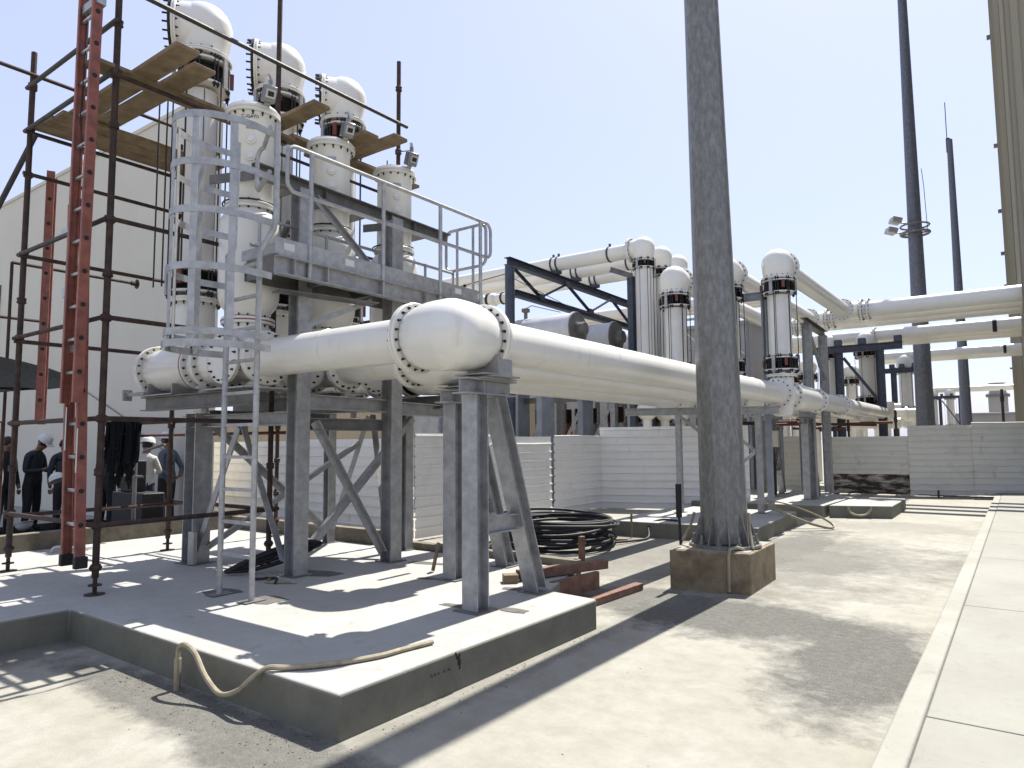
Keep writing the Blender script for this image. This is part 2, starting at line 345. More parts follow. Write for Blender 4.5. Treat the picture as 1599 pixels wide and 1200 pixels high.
# low concrete walls round the slab
mb = MB(); mb.box((-10.50, 1.2, 0), (-10.36, 6.64, .47)); tag(mb.build('low_wall', 'concd', bevel=.01), 'low rough concrete wall in front of the workers', 'low wall')
mb = MB(); mb.box((-10.358, 6.505, 0), (-7.0, 6.64, .44)); mb.bar((-7.0, 6.57, .17), (-3.95, 6.62, .15), .13, .34)
tag(mb.build('low_wall', 'concd', bevel=.01), 'low rough concrete upstand along the back of the big slab', 'low wall')

# ------------------------------------------------------------------ helpers for gas ducts
def bolts(mb, p, ax, r, n=18, L=.10, br=.012, off=0):
    a, s, t = frame(ax)
    for i in range(n):
        th = 2*pi*(i+.5)/n+random.uniform(-.012, .012); c = V(p)+(s*math.cos(th)+t*math.sin(th))*r; j0, j1 = random.uniform(-.004, .014), random.uniform(-.004, .014)
        mb.lathe(c-a*(L/2+j0), a, [(0, br*.62), (.012+j0, br*.62), (.0125+j0, br*1.12), (L-.012, br*1.12), (L-.0115, br*.62), (L+j0+j1, br*.62)], 6)
def flange(p, ax, r, par, t=.05, n=18, gasket=False, m='white'):
    a = V(ax).normalized(); p = V(p); mb = MB()
    mb.lathe(p-a*t/2, a, [(0, r-.006), (.006, r), (t/2-.004, r), (t/2-.003, r-.008), (t/2+.003, r-.008), (t/2+.004, r), (t-.006, r), (t, r-.006)], 36)
    fo = mb.build('flange', m, par)
    b = MB(); bolts(b, p, a, r-.035, n, t+.05); b.build('bolt_ring', 'bolt', fo)
    if gasket:
        g = MB(); g.lathe(p-a*.006, a, [(0, r+.004), (.012, r+.004)], 36); g.build('gasket', 'gasket', fo)
    return fo
def bellows(p, z0, z1, r, par, hi=True):
    x, y = p; mb = MB(); prof = []; n = 5; h = z1-z0
    for i in range(n):
        a = h*i/n; prof += [(a, r*.86), (a+h/n*.5, r*1.0), (a+h/n*.98, r*.86)]
    mb.lathe((x, y, z0), (0, 0, 1), prof, 28); o = mb.build('bellows', 'black', par)
    a = MB(); a.lathe((x, y, z0-.03), (0, 0, 1), [(0, r*1.16), (.026, r*1.16)], 32); a.lathe((x, y, z1+.004), (0, 0, 1), [(0, r*1.16), (.026, r*1.16)], 32); a.build('end_ring', 'plate', o)
    k = 9
    br = MB(); cl = MB(); rd = MB()
    for i in range(k):
        th = 2*pi*i/k+.35; c = V((x+math.cos(th)*r*1.22, y+math.sin(th)*r*1.22, 0)); tn = V((-math.sin(th), math.cos(th), 0))
        if i % 3 == 0: br.bar(c+V((0, 0, z0-.06)), c+V((0, 0, z1+.06)), .018, .065, up=tn)
        elif i % 3 == 1: cl.bar(c+V((0, 0, z0+.05)), c+V((0, 0, z1-.01)), .045, .05, up=tn)
        for dd in (-.14, .14):
            q = V((x+math.cos(th+dd*2)*r*1.12, y+math.sin(th+dd*2)*r*1.12, 0)); rd.tube(q+V((0, 0, z0-.08)), q+V((0, 0, z1+.08)), .011, 6)
            rd.tube(q+V((0, 0, z0-.05)), q+V((0, 0, z0-.02)), .022, 6); rd.tube(q+V((0, 0, z1+.02)), q+V((0, 0, z1+.05)), .022, 6)
    br.build('bracket', 'galv', o); cl.build('clamp', 'clampred', o); rd.build('threaded_rods', 'bolt', o)
    return o
def rods(x, y, z0, z1, r, par, n=6, ph=.2):
    mb = MB()
    for i in range(n):
        th = 2*pi*i/n+ph; c = V((x+math.cos(th)*r, y+math.sin(th)*r, 0)); mb.tube(c+V((0, 0, z0)), c+V((0, 0, z1)), .0085, 6)
    mb.build('tie_rods', 'bolt', par)
def seams(x, y, z0, z1, r, par, n=5):   # cover sheets with lapped seams
    mb = MB(); mb.lathe((x, y, z0), (0, 0, 1), [(0, r), (z1-z0, r)], 28)
    o = mb.build('cover_tube', 'plate', par); s = MB()
    for i in range(n):
        th = 2*pi*i/n+.9; c = V((x+math.cos(th)*(r+.002), y+math.sin(th)*(r+.002), 0)); s.bar(c+V((0, 0, z0+.01)), c+V((0, 0, z1-.01)), .007, .012, up=V((-math.sin(th), math.cos(th), 0)))
    s.build('seam_strip', 'galvd', o); return o

PX = [-3.70, -4.76, -5.82]; PY = [4.25, 5.31, 6.37]; ZP = 2.475; R = .193
BX = -6.55; AX = -7.60
ordn = ['front', 'middle', 'rear']
# ------------------------------------------------------------------ near ducts: T row, pipe, elbow dome, long run, far T
lab = ['white bolted gas duct nearest the camera, its big elbow dome resting on the front support',
       'white bolted gas duct running between the nearest and the rearmost one, partly hidden',
       'white bolted gas duct furthest back, lowest sliver seen under the other two']
for k in range(3):
    x, y = PX[k], PY[k]
    t = thing('gas_duct', lab[k], 'duct', (x, y, 0), 'long white gas ducts at chest height')
    mb = MB(); mb.tube((-6.2, y, ZP), (x-.34, y, ZP), R, 40); mb.lathe((-5.25, y, ZP), (1, 0, 0), [(0, R), (.004, R+.004), (.05, R+.004), (.054, R)], 40, False); mb.build('cross_pipe', 'white', t)
    mb = MB(); mb.tube((x, y+.34, ZP), (x, 13.5, ZP), R, 40)
    for ys_ in (y+2.6, y+5.4, y+7.7): mb.lathe((x, ys_, ZP), (0, 1, 0), [(0, R), (.006, R+.0035), (.014, R+.0035), (.02, R)], 40, False)
    mb.build('long_pipe', 'white', t)
    mb = MB(); mb.ball((x, y, ZP), .2935, 56, 32); mb.lathe((x-.36, y, ZP), (1, 0, 0), [(0, .245), (.04, .258), (.10, .276), (.17, .288), (.26, .2925), (.36, .293)], 56); mb.lathe((x, y+.36, ZP), (0, -1, 0), [(0, .245), (.04, .258), (.10, .276), (.17, .288), (.26, .2925), (.36, .293)], 56)
    mb.lathe((x, y, ZP-.004), (0, 0, 1), [(0, .2945), (.008, .2945)], 56)
    mb.build('elbow_dome', 'white', t)
    flange((x-.40, y, ZP), (1, 0, 0), .305, t, .06, 20); flange((x, y+.40, ZP), (0, 1, 0), .305, t, .06, 20)
    # T row on the left
    mb = MB(); mb.lathe((-8.38, y, ZP), (1, 0, 0), [(0, .20), (.05, .235), (.3, .26), (.62, .262), (.8, .235), (.86, .225), (2.15, .225)], 40)
    mb.lathe((AX, y, ZP), (0, 0, 1), [(0, .225), (.5, .225), (.72, .215)], 36)
    mb.lathe((BX, y, ZP), (0, 0, 1), [(0, .225), (.40, .23)], 36)
    mb.lathe((BX, y, ZP), (0, -1, 0), [(0, .21), (.25, .21)], 36)
    mb.build('branch_body', 'white', t)
    flange((-8.36, y, ZP), (1, 0, 0), .30, t, .06, 18); flange((-7.52+.12, y, ZP), (1, 0, 0), .285, t, .06, 18, True); flange((-7.18, y, ZP), (1, 0, 0), .285, t, .05, 18)
    flange((-6.84, y, ZP), (1, 0, 0), .285, t, .05, 18); flange((-6.22, y, ZP), (1, 0, 0), .285, t, .06, 18)
    flange((BX, y, ZP+.40), (0, 0, 1), .27, t, .07, 16, True); flange((BX, y-.26, ZP), (0, 1, 0), .265, t, .05, 16)
    mb = MB(); mb.lathe((-7.25, y-.05, ZP-.24), (0, 0, -1), [(0, .11), (.035, .11), (.04, .075), (.10, .075), (.105, .04), (.30, .04)], 20); mb.build('drain_spigot', 'galv', t)
    # far T body
    mb = MB(); mb.lathe((x, 13.42, ZP), (0, 1, 0), [(0, .20), (.25, .235), (1.1, .235), (1.2, .2)], 32); mb.ball((x, 14, ZP), .27, 28, 14)
    mb.lathe((x, 14, ZP-.42), (0, 0, 1), [(0, .12), (.02, .17), (.1, .19), (.42, .22), (.8, .22)], 28); mb.build('far_branch_body', 'white', t)
    flange((x, 13.62, ZP), (0, 1, 0), .29, t, .07, 16); flange((x, 14.42, ZP), (0, 1, 0), .29, t, .07, 16); flange((x, 14, ZP+.37), (0, 0, 1), .28, t, .06, 16)
    yend = 26.6
    mb = MB(); mb.lathe((x, 14.42, ZP), (0, 1, 0), [(0, .22), (.2, .27), (1.5, .27), (1.9, .24), (2.2, .205), (yend-14.42, .205)], 28); mb.build('far_run', 'white', t)
    for yy in (16.7, 19.3): flange((x, yy, ZP), (0, 1, 0), .27, t, .06, 14)
    mb = MB(); mb.ball((x, 27, ZP), .32, 24, 12); mb.lathe((x, 27, ZP), (0, 0, 1), [(0, .25), (.4, .25)], 24); mb.build('end_dome', 'white', t)

# ------------------------------------------------------------------ near tall risers (A) with open dome heads
lab = ['tallest looking white riser at left, dome head top left behind the scaffold planks', 'second tall white riser, its dome head in the middle behind the scaffold post', 'third tall white riser, its dome head furthest right above the planks']
for k in range(3):
    x, y = AX, PY[k]
    t = thing('riser_column', lab[k], 'riser', (x, y, 3.15), 'tall white risers with dome heads')
    flange((x, y, 3.225), (0, 0, 1), .29, t, .06, 16)
    bellows((x, y), 3.33, 3.55, .265, t)
    seams(x, y, 3.62, 5.72, .175, t); rods(x, y, 3.5, 5.85, .31, t, 5)
    bellows((x, y), 5.79, 6.03, .265, t)
    flange((x, y, 6.13), (0, 0, 1), .325, t, .05, 16)
    mb = MB(); mb.lathe((x, y, 6.13), (0, 0, 1), [(0, .26), (.1, .275), (.25, .31)]+[(q[0], q[1]) for q in sph(.36, .325, 95, 180, 12)], 40)
    nd = V((-.62, -.785, 0)); c = V((x, y, 6.47)); mb.lathe(c, nd, [(0, .322), (.2, .318), (.28, .315)], 40); mb.build('dome_head', 'white', t)
    fo = flange(c+nd*.28, nd, .35, t, .05, 22)
    g = MB(); g.lathe(c+nd*.315, nd, [(0, .345), (.022, .345)], 40)
    for i in range(22): a = 2*pi*i/22; e_ = V((nd.y, -nd.x, 0)); q = c+nd*.337+(e_*math.cos(a)+V((0, 0, 1))*math.sin(a))*.325; g.lathe(q, nd, [(0, .011), (.055, .011)], 6)
    g.build('blank_cover', 'black', fo)
    # lower vessel clamp arms
# ------------------------------------------------------------------ vessels (B) on the front
lab = ['white vertical vessel nearest the cage ladder with grey monitor box on top', 'white vertical vessel in the middle, behind the handrail, grey monitor box on top', 'white vertical vessel at the right end with monitor box against the sky']
for k in range(3):
    x, y = BX, PY[k]
    t = thing('transformer_vessel', lab[k], 'vessel', (x, y, 2.92), 'white vertical vessels behind the platform')
    mb = MB(); mb.lathe((x, y, 2.925), (0, 0, 1), [(0, .22), (.05, .225), (.12, .28), (.2, .305), (.3, .31), (.95, .31), (1.05, .295), (1.12, .24), (1.16, .21), (1.2, .21)], 40)
    mb.build('bulb_body', 'white', t)
    mb = MB(); mb.lathe((x, y, 4.135), (0, 0, 1), [(0, .205), (.04, .225), (.92, .225), (.95, .245), (.975, .25)], 40); mb.build('upper_body', 'white', t)
    flange((x, y, 4.10), (0, 0, 1), .265, t, .06, 14); fo = flange((x, y, 5.13), (0, 0, 1), .285, t, .07, 16)
    mb = MB(); mb.lathe((x, y, 5.17), (0, 0, 1), [(0, .27), (.02, .26), (.035, .20), (.04, .02)], 32); mb.build('lid', 'white', fo)
    # bosses on the side facing the platform
    d = V((.80, -.60, 0)).normalized()
    for z, m in ((4.93, 'galv'), (4.78, 'white'), (4.60, 'white')):
        mb = MB(); c = V((x, y, z))+d*.205
        if m == 'galv': mb.bar(c, c+d*.035, .10, .05)
        else: mb.lathe(c, d, [(0, .05), (.045, .048), (.05, .03), (.065, .028)], 14)
        mb.build('gauge_boss' if m == 'white' else 'name_plate', m, t)
    mb = MB(); mb.path([V((x, y, 4.07))+V((math.cos(a)*.285, math.sin(a)*.285, .06)) for a in [math.radians(q) for q in range(-140, 20, 12)]], .009, 6); mb.build('signal_cable', 'black', t)
    # monitor box
    m_ = thing('monitor_box', ['grey tilted monitor box on the nearest vessel', 'grey tilted monitor box on the middle vessel', 'grey tilted monitor box on the end vessel, against the sky'][k], 'monitor', (x+.33, y-.02, 5.2), 'grey monitor boxes on the vessels')
    c = V((x+.36, y-.05, 5.26)); a = V((.75, -.35, -.35)).normalized()
    mb = MB(); mb.bar(c-a*.10, c+a*.07, .13, .17, up=V((.2, 0, 1))); mb.build('housing', 'lens', m_, bevel=.012)
    mb = MB(); mb.bar(c+a*.071, c+a*.11, .10, .09, up=V((.2, 0, 1))); mb.build('window_bezel', 'alu', m_)
    mb = MB(); mb.bar(c+a*.1105, c+a*.114, .06, .05, up=V((.2, 0, 1))); mb.build('lens_glass', 'black', m_)
    mb = MB(); mb.bar(c+V((-.02, .02, .085)), c+V((-.05, .05, .19)), .05, .03); mb.tube(c+V((-.05, .06, .17)), c+V((.01, -.02, .20)), .02, 8); mb.build('top_bracket', 'alu', m_)
    mb = MB(); mb.bar(V((x+.22, y, 5.10)), V((x+.33, y-.04, 5.22)), .06, .012); mb.build('arm', 'galv', m_)
    if k == 2: mb = MB(); mb.tube(c+V((-.05, .05, .15)), c+V((-.18, -.12, .10)), .006, 6); mb.build('cable', 'black', m_)

# writing on the first vessel
def text(s, loc, rot, size, m, name, par=None):
    cu = bpy.data.curves.new(name, 'FONT'); cu.body = s; cu.size = size; cu.extrude = .001; cu.align_x = 'CENTER'
    o = bpy.data.objects.new(name, cu); C.objects.link(o)
    dg = bpy.context.evaluated_depsgraph_get(); me = bpy.data.meshes.new_from_object(o.evaluated_get(dg))
    bpy.data.objects.remove(o); base = wl.get(par.as_pointer(), V((0, 0, 0))) if par else V((0, 0, 0))
    me.transform(Matrix.Translation(V(loc)-base) @ rot.to_matrix().to_4x4()); me.materials.clear(); me.materials.append(M[m])
    o = bpy.data.objects.new(name, me); C.objects.link(o)
    if par: o.parent = par
    return o

# ------------------------------------------------------------------ galvanised frame under the ducts
fr = thing('duct_gantry', 'galvanised steel column frame with diagonal braces carrying the left ends of the white ducts', 'steel frame', (-6.1, 4.55, .25))
cols = [(-7.70, 4.40, 1.95), (-6.085, 4.56, 4.30), (-5.90, 5.72, 4.25), (-7.7, 6.3, 2.0), (-6.35, 6.42, 2.0)]
for x, y, z in cols:
    w_ = .17 if z > 3 else .19
    if x == -7.70 and y < 5: w_ = .215
    if y > 6.2: w_ = .12
    mb = MB(); mb.hb((x, y, .262), (x, y, z), w_, w_, .014, up=V((1, 0, 0))); o = mb.build('column', 'galv', fr)
    b = MB(); b.box((x-w_*.75, y-w_*.75, .251), (x+w_*.75, y+w_*.75, .2615)); b.build('base_plate', 'galvd', o)
def hbeam(p, q, w, h, par, name='beam', m='galv', t=.012):
    mb = MB(); mb.hb(p, q, w, h, t); return mb.build(name, m, par)
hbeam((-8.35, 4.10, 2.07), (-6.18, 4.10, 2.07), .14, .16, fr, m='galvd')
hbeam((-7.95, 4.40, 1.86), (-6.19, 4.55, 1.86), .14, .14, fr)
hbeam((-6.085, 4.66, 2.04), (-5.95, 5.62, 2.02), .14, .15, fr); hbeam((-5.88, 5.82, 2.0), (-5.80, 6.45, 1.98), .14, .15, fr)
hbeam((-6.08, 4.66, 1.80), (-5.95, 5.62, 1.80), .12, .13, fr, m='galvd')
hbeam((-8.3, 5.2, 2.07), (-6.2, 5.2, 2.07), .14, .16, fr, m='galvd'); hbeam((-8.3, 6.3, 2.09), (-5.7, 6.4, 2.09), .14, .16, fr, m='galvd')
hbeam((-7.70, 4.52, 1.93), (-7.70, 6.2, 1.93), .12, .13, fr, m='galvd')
for a, b in (((-6.95, 4.42, 1.78), (-7.62, 4.36, .40)), ((-6.9, 4.46, 1.78), (-6.20, 4.50, .40)), ((-6.02, 4.70, 1.82), (-5.93, 5.60, .36)),
             ((-7.0, 6.36, 1.95), (-7.6, 6.28, .45)), ((-6.9, 6.38, 1.95), (-6.05, 5.85, .42)), ((-7.66, 4.55, 1.8), (-7.70, 6.2, .45)), ((-7.62, 4.5, .42), (-7.1, 6.3, 1.6)),
             ((-6.16, 6.35, 1.9), (-6.12, 4.72, .45))):
    mb = MB(); mb.angle(a, b, .075, .009); mb.build('brace', 'galv', fr)
mb = MB(); mb.box((-7.62, 4.26, .262), (-7.50, 4.30, .62)); mb.build('gusset_plate', 'galv', fr); mb = MB(); mb.box((-7.00, 4.47, 1.72), (-6.86, 4.485, 1.86)); mb.build('gusset_plate', 'galv', fr)
# upper channel carrying the vessels
mb = MB(); p, q = V((-6.17, 4.0, 4.37)), V((-6.17, 6.98, 4.33))
mb.bar(p, q, .012, .15); mb.bar(p+V((.045, 0, .069)), q+V((.045, 0, .069)), .078, .012); mb.bar(p+V((.045, 0, -.069)), q+V((.045, 0, -.069)), .078, .012)
for yy in (4.9, 5.9, 6.3): mb.box((-6.163, yy, 4.295), (-6.11, yy+.012, 4.41))
mb.build('upper_channel', 'galvd', fr)
for yy in PY:
    mb = MB(); mb.bar((-6.18, yy-.13, 4.37), (-6.75, yy-.36, 4.37), .012, .10); mb.build('vessel_bracket', 'galvd', fr); mb = MB(); mb.bar((-6.18, yy+.33, 4.37), (-6.75, yy+.33, 4.37), .012, .10); mb.build('vessel_bracket', 'galvd', fr)
for a, b in (((-6.12, 4.75, 4.28), (-5.95, 5.55, 3.50)), ((-6.04, 4.62, 2.85), (-5.85, 5.35, 3.2)), ((-7.65, 5.0, 3.3), (-6.3, 4.6, 4.0))):
    mb = MB(); mb.angle(a, b, .06, .008); mb.build('brace', 'galv', fr)
# saddles of the T row
for yy in PY:
    mb = MB(); mb.box((-8.28, yy-.25, 2.155), (-7.6, yy+.1, 2.17)); mb.box((-8.2, yy-.22, 2.17), (-8.18, yy+.15, 2.30)); mb.box((-7.66, yy-.22, 2.17), (-7.64, yy+.15, 2.28)); mb.build('saddle', 'galv', fr)
    mb = MB(); mb.box((-6.9, yy-.3, 2.155), (-6.1, yy+.2, 2.17)); mb.build('saddle', 'galv', fr)
mb = MB(); mb.box((-8.65, 3.99, 2.17), (-8.2, 4.03, 2.21)); mb.box((-8.65, 3.96, 2.12), (-8.61, 4.06, 2.25)); mb.build('cantilever_arm', 'galv', fr)

# ------------------------------------------------------------------ access platform with handrails
pl = thing('access_platform', 'narrow galvanised access platform with tubular handrail and toe board above the front duct', 'platform', (-5.9, 5.4, 3.3))
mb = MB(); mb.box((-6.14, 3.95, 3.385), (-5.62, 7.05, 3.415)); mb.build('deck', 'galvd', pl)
mb = MB(); mb.box((-5.615, 3.90, 3.40), (-5.605, 7.05, 3.56)); mb.box((-6.15, 3.90, 3.40), (-5.62, 3.91, 3.50)) ; mb.build('toe_board', 'galvl', pl)
for yy in (4.0, 4.75, 6.5, 6.95): mb = MB(); mb.box((-5.6045, yy, 3.45), (-5.602, yy+.12, 3.52)); mb.build('label_plate', 'label', pl)
mb = MB(); mb.bar((-5.64, 3.92, 3.29), (-5.64, 7.05, 3.29), .012, .18); mb.bar((-5.60, 3.92, 3.205), (-5.60, 7.05, 3.205), .09, .012); mb.bar((-5.60, 3.92, 3.377), (-5.60, 7.05, 3.377), .09, .012)
for yy in (4.1, 4.5, 5.25, 5.95, 6.65): mb.box((-5.634, yy, 3.211), (-5.57, yy+.012, 3.371))
mb.build('edge_channel', 'galv', pl)
mb = MB(); mb.bar((-6.12, 3.92, 3.29), (-6.12, 7.05, 3.29), .012, .18); mb.bar((-6.1, 3.935, 3.29), (-5.66, 3.935, 3.29), .012, .18); mb.bar((-6.1, 7.03, 3.29), (-5.66, 7.03, 3.29), .012, .18)
for yy in (4.6, 5.3, 6.0, 6.6): mb.bar((-6.1, yy, 3.30), (-5.66, yy, 3.30), .05, .12)
mb.bar((-6.0, 4.2, 3.14), (-5.75, 5.3, 3.14), .2, .012)
mb.build('cross_member', 'galvd', pl)
Zt, Zm, rr = 4.50, 4.04, .021
def arc(c, a0, a1, r, ex, ey, n=5): return [V(c)+V(ex)*r*math.cos(math.radians(a0+(a1-a0)*i/n))+V(ey)*r*math.sin(math.radians(a0+(a1-a0)*i/n)) for i in range(n+1)]
Y_, Z_, X_ = (0, 1, 0), (0, 0, 1), (1, 0, 0)
mb = MB(); q = .10
x0 = -5.60
loop = arc((x0, 4.02+q, Zt-q), 180, 90, q, Y_, Z_)+arc((x0, 7.22-q, Zt-q), 90, 0, q, Y_, Z_)+arc((x0, 7.22-q, Zm+q), 0, -90, q, Y_, Z_)+arc((x0, 4.02+q, Zm+q), -90, -180, q, Y_, Z_)
mb.path(loop, rr, 10, closed=True); mb.build('handrail', 'galvl', pl)
for yy in (4.30, 5.28, 6.22, 7.0):
    mb = MB(); mb.tube((x0+.002, yy, 3.22), (x0+.002, yy, Zt-.01), .0235, 10); mb.build('post', 'galvl', pl)
mb = MB(); y0 = 7.12; loop = arc((-6.30+q, y0, Zt-q), 180, 90, q, X_, Z_)+arc((-5.60-q, y0, Zt-q), 90, 0, q, X_, Z_)+arc((-5.60-q, y0, Zm-.10+q), 0, -90, q, X_, Z_)+arc((-6.30+q, y0, Zm-.1+q), -90, -180, q, X_, Z_)
mb.path(loop, rr, 10, closed=True); mb.build('end_rail', 'galvl', pl)
for xx in (-6.1, -5.82):
    mb = MB(); mb.tube((xx, y0, 3.3), (xx, y0, Zt), .019, 10); mb.build('post', 'galvl', pl)
mb = MB(); y0 = 3.86; loop = arc((-5.86+q, y0, Zt-.05-q), 180, 90, q, X_, Z_)+[V((-5.42, y0-.16, Zt-.0))]; mb.path(loop, rr, 10)
loop = [V((-5.86, y0, Zt-.14)), V((-5.86, y0, 4.07)), V((-5.83, y0, 4.04)), V((-5.42, y0-.16, 4.08))]; mb.path(loop, rr, 10); mb.build('gate_rail', 'galvl', pl)
mb = MB(); mb.tube((-6.16, 4.0, 3.9), (-6.16, 7.1, 3.9), .018); mb.tube((-6.16, 4.0, 3.60), (-6.16, 7.1, 3.60), .018)
for yy in (4.1, 4.95, 5.75, 6.55, 7.1): mb.tube((-6.16, yy, 3.3), (-6.16, yy, 3.92), .018)
mb.build('back_rail', 'galvl', pl)

# ------------------------------------------------------------------ caged ladder
ld = thing('caged_ladder', 'galvanised ladder with round safety cage rising from the slab to the platform', 'ladder', (-5.64, 3.6, .25))
mb = MB()
mb.path([(-5.89, 3.60, .252), (-5.885, 3.60, 3.2), (-5.93, 3.62, 3.35), (-5.96, 3.70, 3.45), (-5.96, 3.72, 4.50)], .026, 10); mb.build('rail', 'galvl', ld)
mb = MB(); mb.path([(-5.40, 3.60, .252), (-5.395, 3.60, 3.28), (-5.37, 3.62, 3.36), (-5.31, 3.68, 3.52), (-5.31, 3.70, 3.62), (-5.31, 3.70, 4.5)], .026, 10); mb.build('rail', 'galvl', ld)
z = .62
while z < 3.3:
    mb = MB(); mb.bar((-5.87, 3.60, z), (-5.42, 3.60, z), .03, .028); mb.build('rung', 'galvl', ld); z += .287
for x in (-5.89, -5.40): mb = MB(); mb.box((x-.07, 3.5, .2555), (x+.07, 3.7, .262)); mb.build('foot_plate', 'galvd', ld)
def hoop(z, wide=0):
    pts = []; c = (-5.645, 3.44)
    pts.append(V((-5.99-wide*.3, 3.66, z)))
    for i in range(0, 19):
        a = math.radians(180+180*i/18); pts.append(V((c[0]+math.cos(a)*(.37+wide*.6), c[1]+math.sin(a)*(.50+wide), z)))
    pts.append(V((-5.30+wide*.3, 3.66, z))); return pts
def strap(mb, pts, w=.06, t=.007):
    vs = []; fs = []; n = len(pts)
    for i, p in enumerate(pts):
        a = (pts[min(i+1, n-1)]-pts[max(i-1, 0)]).normalized(); s = a.cross(V((0, 0, 1))).normalized()
        for ds, dz in ((-t/2, -w/2), (t/2, -w/2), (t/2, w/2), (-t/2, w/2)): vs.append(p+s*ds+V((0, 0, dz)))
    for i in range(n-1):
        for k in range(4): l = (k+1) % 4; fs.append((i*4+k, i*4+l, i*4+4+l, i*4+4+k))
    fs += [(3, 2, 1, 0), tuple(n*4-4+k for k in range(4))]; mb.add(vs, fs)
for z, wd in ((4.38, 0), (3.97, .0), (3.56, .0), (3.08, .0), (2.53, .015)):
    mb = MB(); strap(mb, hoop(z, wd)); mb.build('cage_hoop', 'galvl', ld)
mb = MB(); strap(mb, hoop(2.43, .03)); mb.build('cage_hoop', 'galvl', ld)
for deg in (188, 222, 262, 300, 340):
    a = math.radians(deg); x = -5.645+math.cos(a)*.362; y = 3.44+math.sin(a)*.492
    mb = MB(); mb.bar((x, y, 2.41), (x, y, 4.41), .007, .058, up=V((-math.sin(a), math.cos(a), 0))); mb.build('cage_strip', 'galvl', ld)

# ------------------------------------------------------------------ A-frame pipe supports near
def aframe(x, y, label, grp, mtop=1.99, z0=.25, lean=.86, h=.155):
    t = thing('pipe_support', label, 'support', (x, y, z0), grp)
    mb = MB(); mb.hb((x, y, z0+.012), (x, y, mtop), h, h, .013, up=V((0, 1, 0))); o = mb.build('leg', 'galv', t)
    b = MB(); b.box((x-.13, y-.13, z0+.001), (x+.13, y+.13, z0+.0115)); b.build('base_plate', 'galvd', o)
    mb = MB(); mb.hb((x, y+lean, z0+.012), (x, y+.26, mtop), h*.95, h*.95, .013, up=V((0, 1, 0))); o = mb.build('leaning_leg', 'galv', t)
    b = MB(); b.box((x-.12, y+lean-.12, z0+.001), (x+.12, y+lean+.12, z0+.0115)); b.build('base_plate', 'galvd', o)
    zc = z0+.66; k = (zc-z0)/(mtop-z0); ye = y+lean-(lean-.26)*k-.07
    mb = MB(); mb.hb((x, y+.08, zc), (x, ye, zc), .10, .14, .01); mb.build('cross_bar', 'galv', t)
    mb = MB(); mb.hb((x, y-.20, mtop+.065), (x, y+.48, mtop+.065), .16, .13, .012)
    mb.box((x-.078, y+.02, mtop+.013), (x-.072, y+.04, mtop+.117)); mb.box((x+.02, y+.02, mtop+.013), (x+.078, y+.034, mtop+.117)); mb.build('head_beam', 'galv', t)
    mb = MB(); mb.box((x-.12, y-.02, mtop+.131), (x+.12, y+.42, mtop+.143)); mb.box((x-.20, y+.02, mtop+.146), (x+.20, y+.36, mtop+.158)); mb.box((x-.17, y-.06, mtop+.161), (x+.17, y+.30, mtop+.171))
    mb.build('slide_plates', 'galv', t)
    mb = MB(); mb.box((x-.165, y+.10, mtop+.172), (x+.165, y+.115, mtop+.33)); mb.box((x+.15, y+.116, mtop+.172), (x+.162, y+.30, mtop+.30)); mb.box((x-.162, y+.116, mtop+.172), (x-.15, y+.30, mtop+.30)); mb.build('cradle', 'galv', t)
g_ = 'near leaning leg pipe supports on the slab'
aframe(-3.62, 4.45, 'galvanised support with leaning leg at the front, directly under the nearest elbow dome', g_)
aframe(-4.62, 5.34, 'galvanised support with leaning leg standing behind the front one', g_)
g_ = 'far leaning leg pipe supports'
aframe(-3.98, 16.85, 'far support with leaning leg right of the beige box, behind the lamp post', g_, 1.95)
aframe(-4.93, 17.45, 'far support with leaning leg carrying the beige box', g_, 1.95)
bx = thing('junction_box', 'small beige junction box with black cables on the far support', 'box', (-4.83, 17.2, 1.43))
mb = MB(); mb.box((-4.98, 17.18, 1.43), (-4.68, 17.30, 1.82)); mb.build('enclosure', 'beige', bx, bevel=.01)
mb = MB()
for i in range(6): mb.path([(-4.93+.045*i, 17.24, 1.43), (-4.92+.04*i, 17.24, 1.25), (-4.9+.025*i, 17.24, 1.0), (-4.88+.02*i, 17.24, .30)], .014, 6)
mb.build('cable_bunch', 'black', bx)
# thin goal-post frame on slab 2
gp = thing('pipe_trestle', 'thin galvanised trestle with two posts and knee braces behind the lamp post', 'trestle', (-4.6, 12.9, .25))
mb = MB(); mb.hb((-6.25, 12.35, 2.16), (-3.62, 13.42, 2.16), .13, .14, .01); mb.build('beam', 'galv', gp)
for x, y in ((-5.27, 12.62), (-3.96, 13.25)):
    mb = MB(); mb.bar((x, y, .262), (x, y, 2.085), .10, .10); o = mb.build('post', 'galv', gp); b = MB(); b.box((x-.1, y-.1, .251), (x+.1, y+.1, .261)); b.build('base_plate', 'galvd', o)
for a, b in (((-5.22, 12.60, 2.05), (-4.55, 12.95, 1.42)), ((-4.62, 12.98, 1.95), (-4.02, 13.20, 1.40)), ((-4.02, 13.22, 1.38), (-4.62, 12.98, .85))):
    mb = MB(); mb.angle(a, b, .06, .008); mb.build('brace', 'galv', gp)

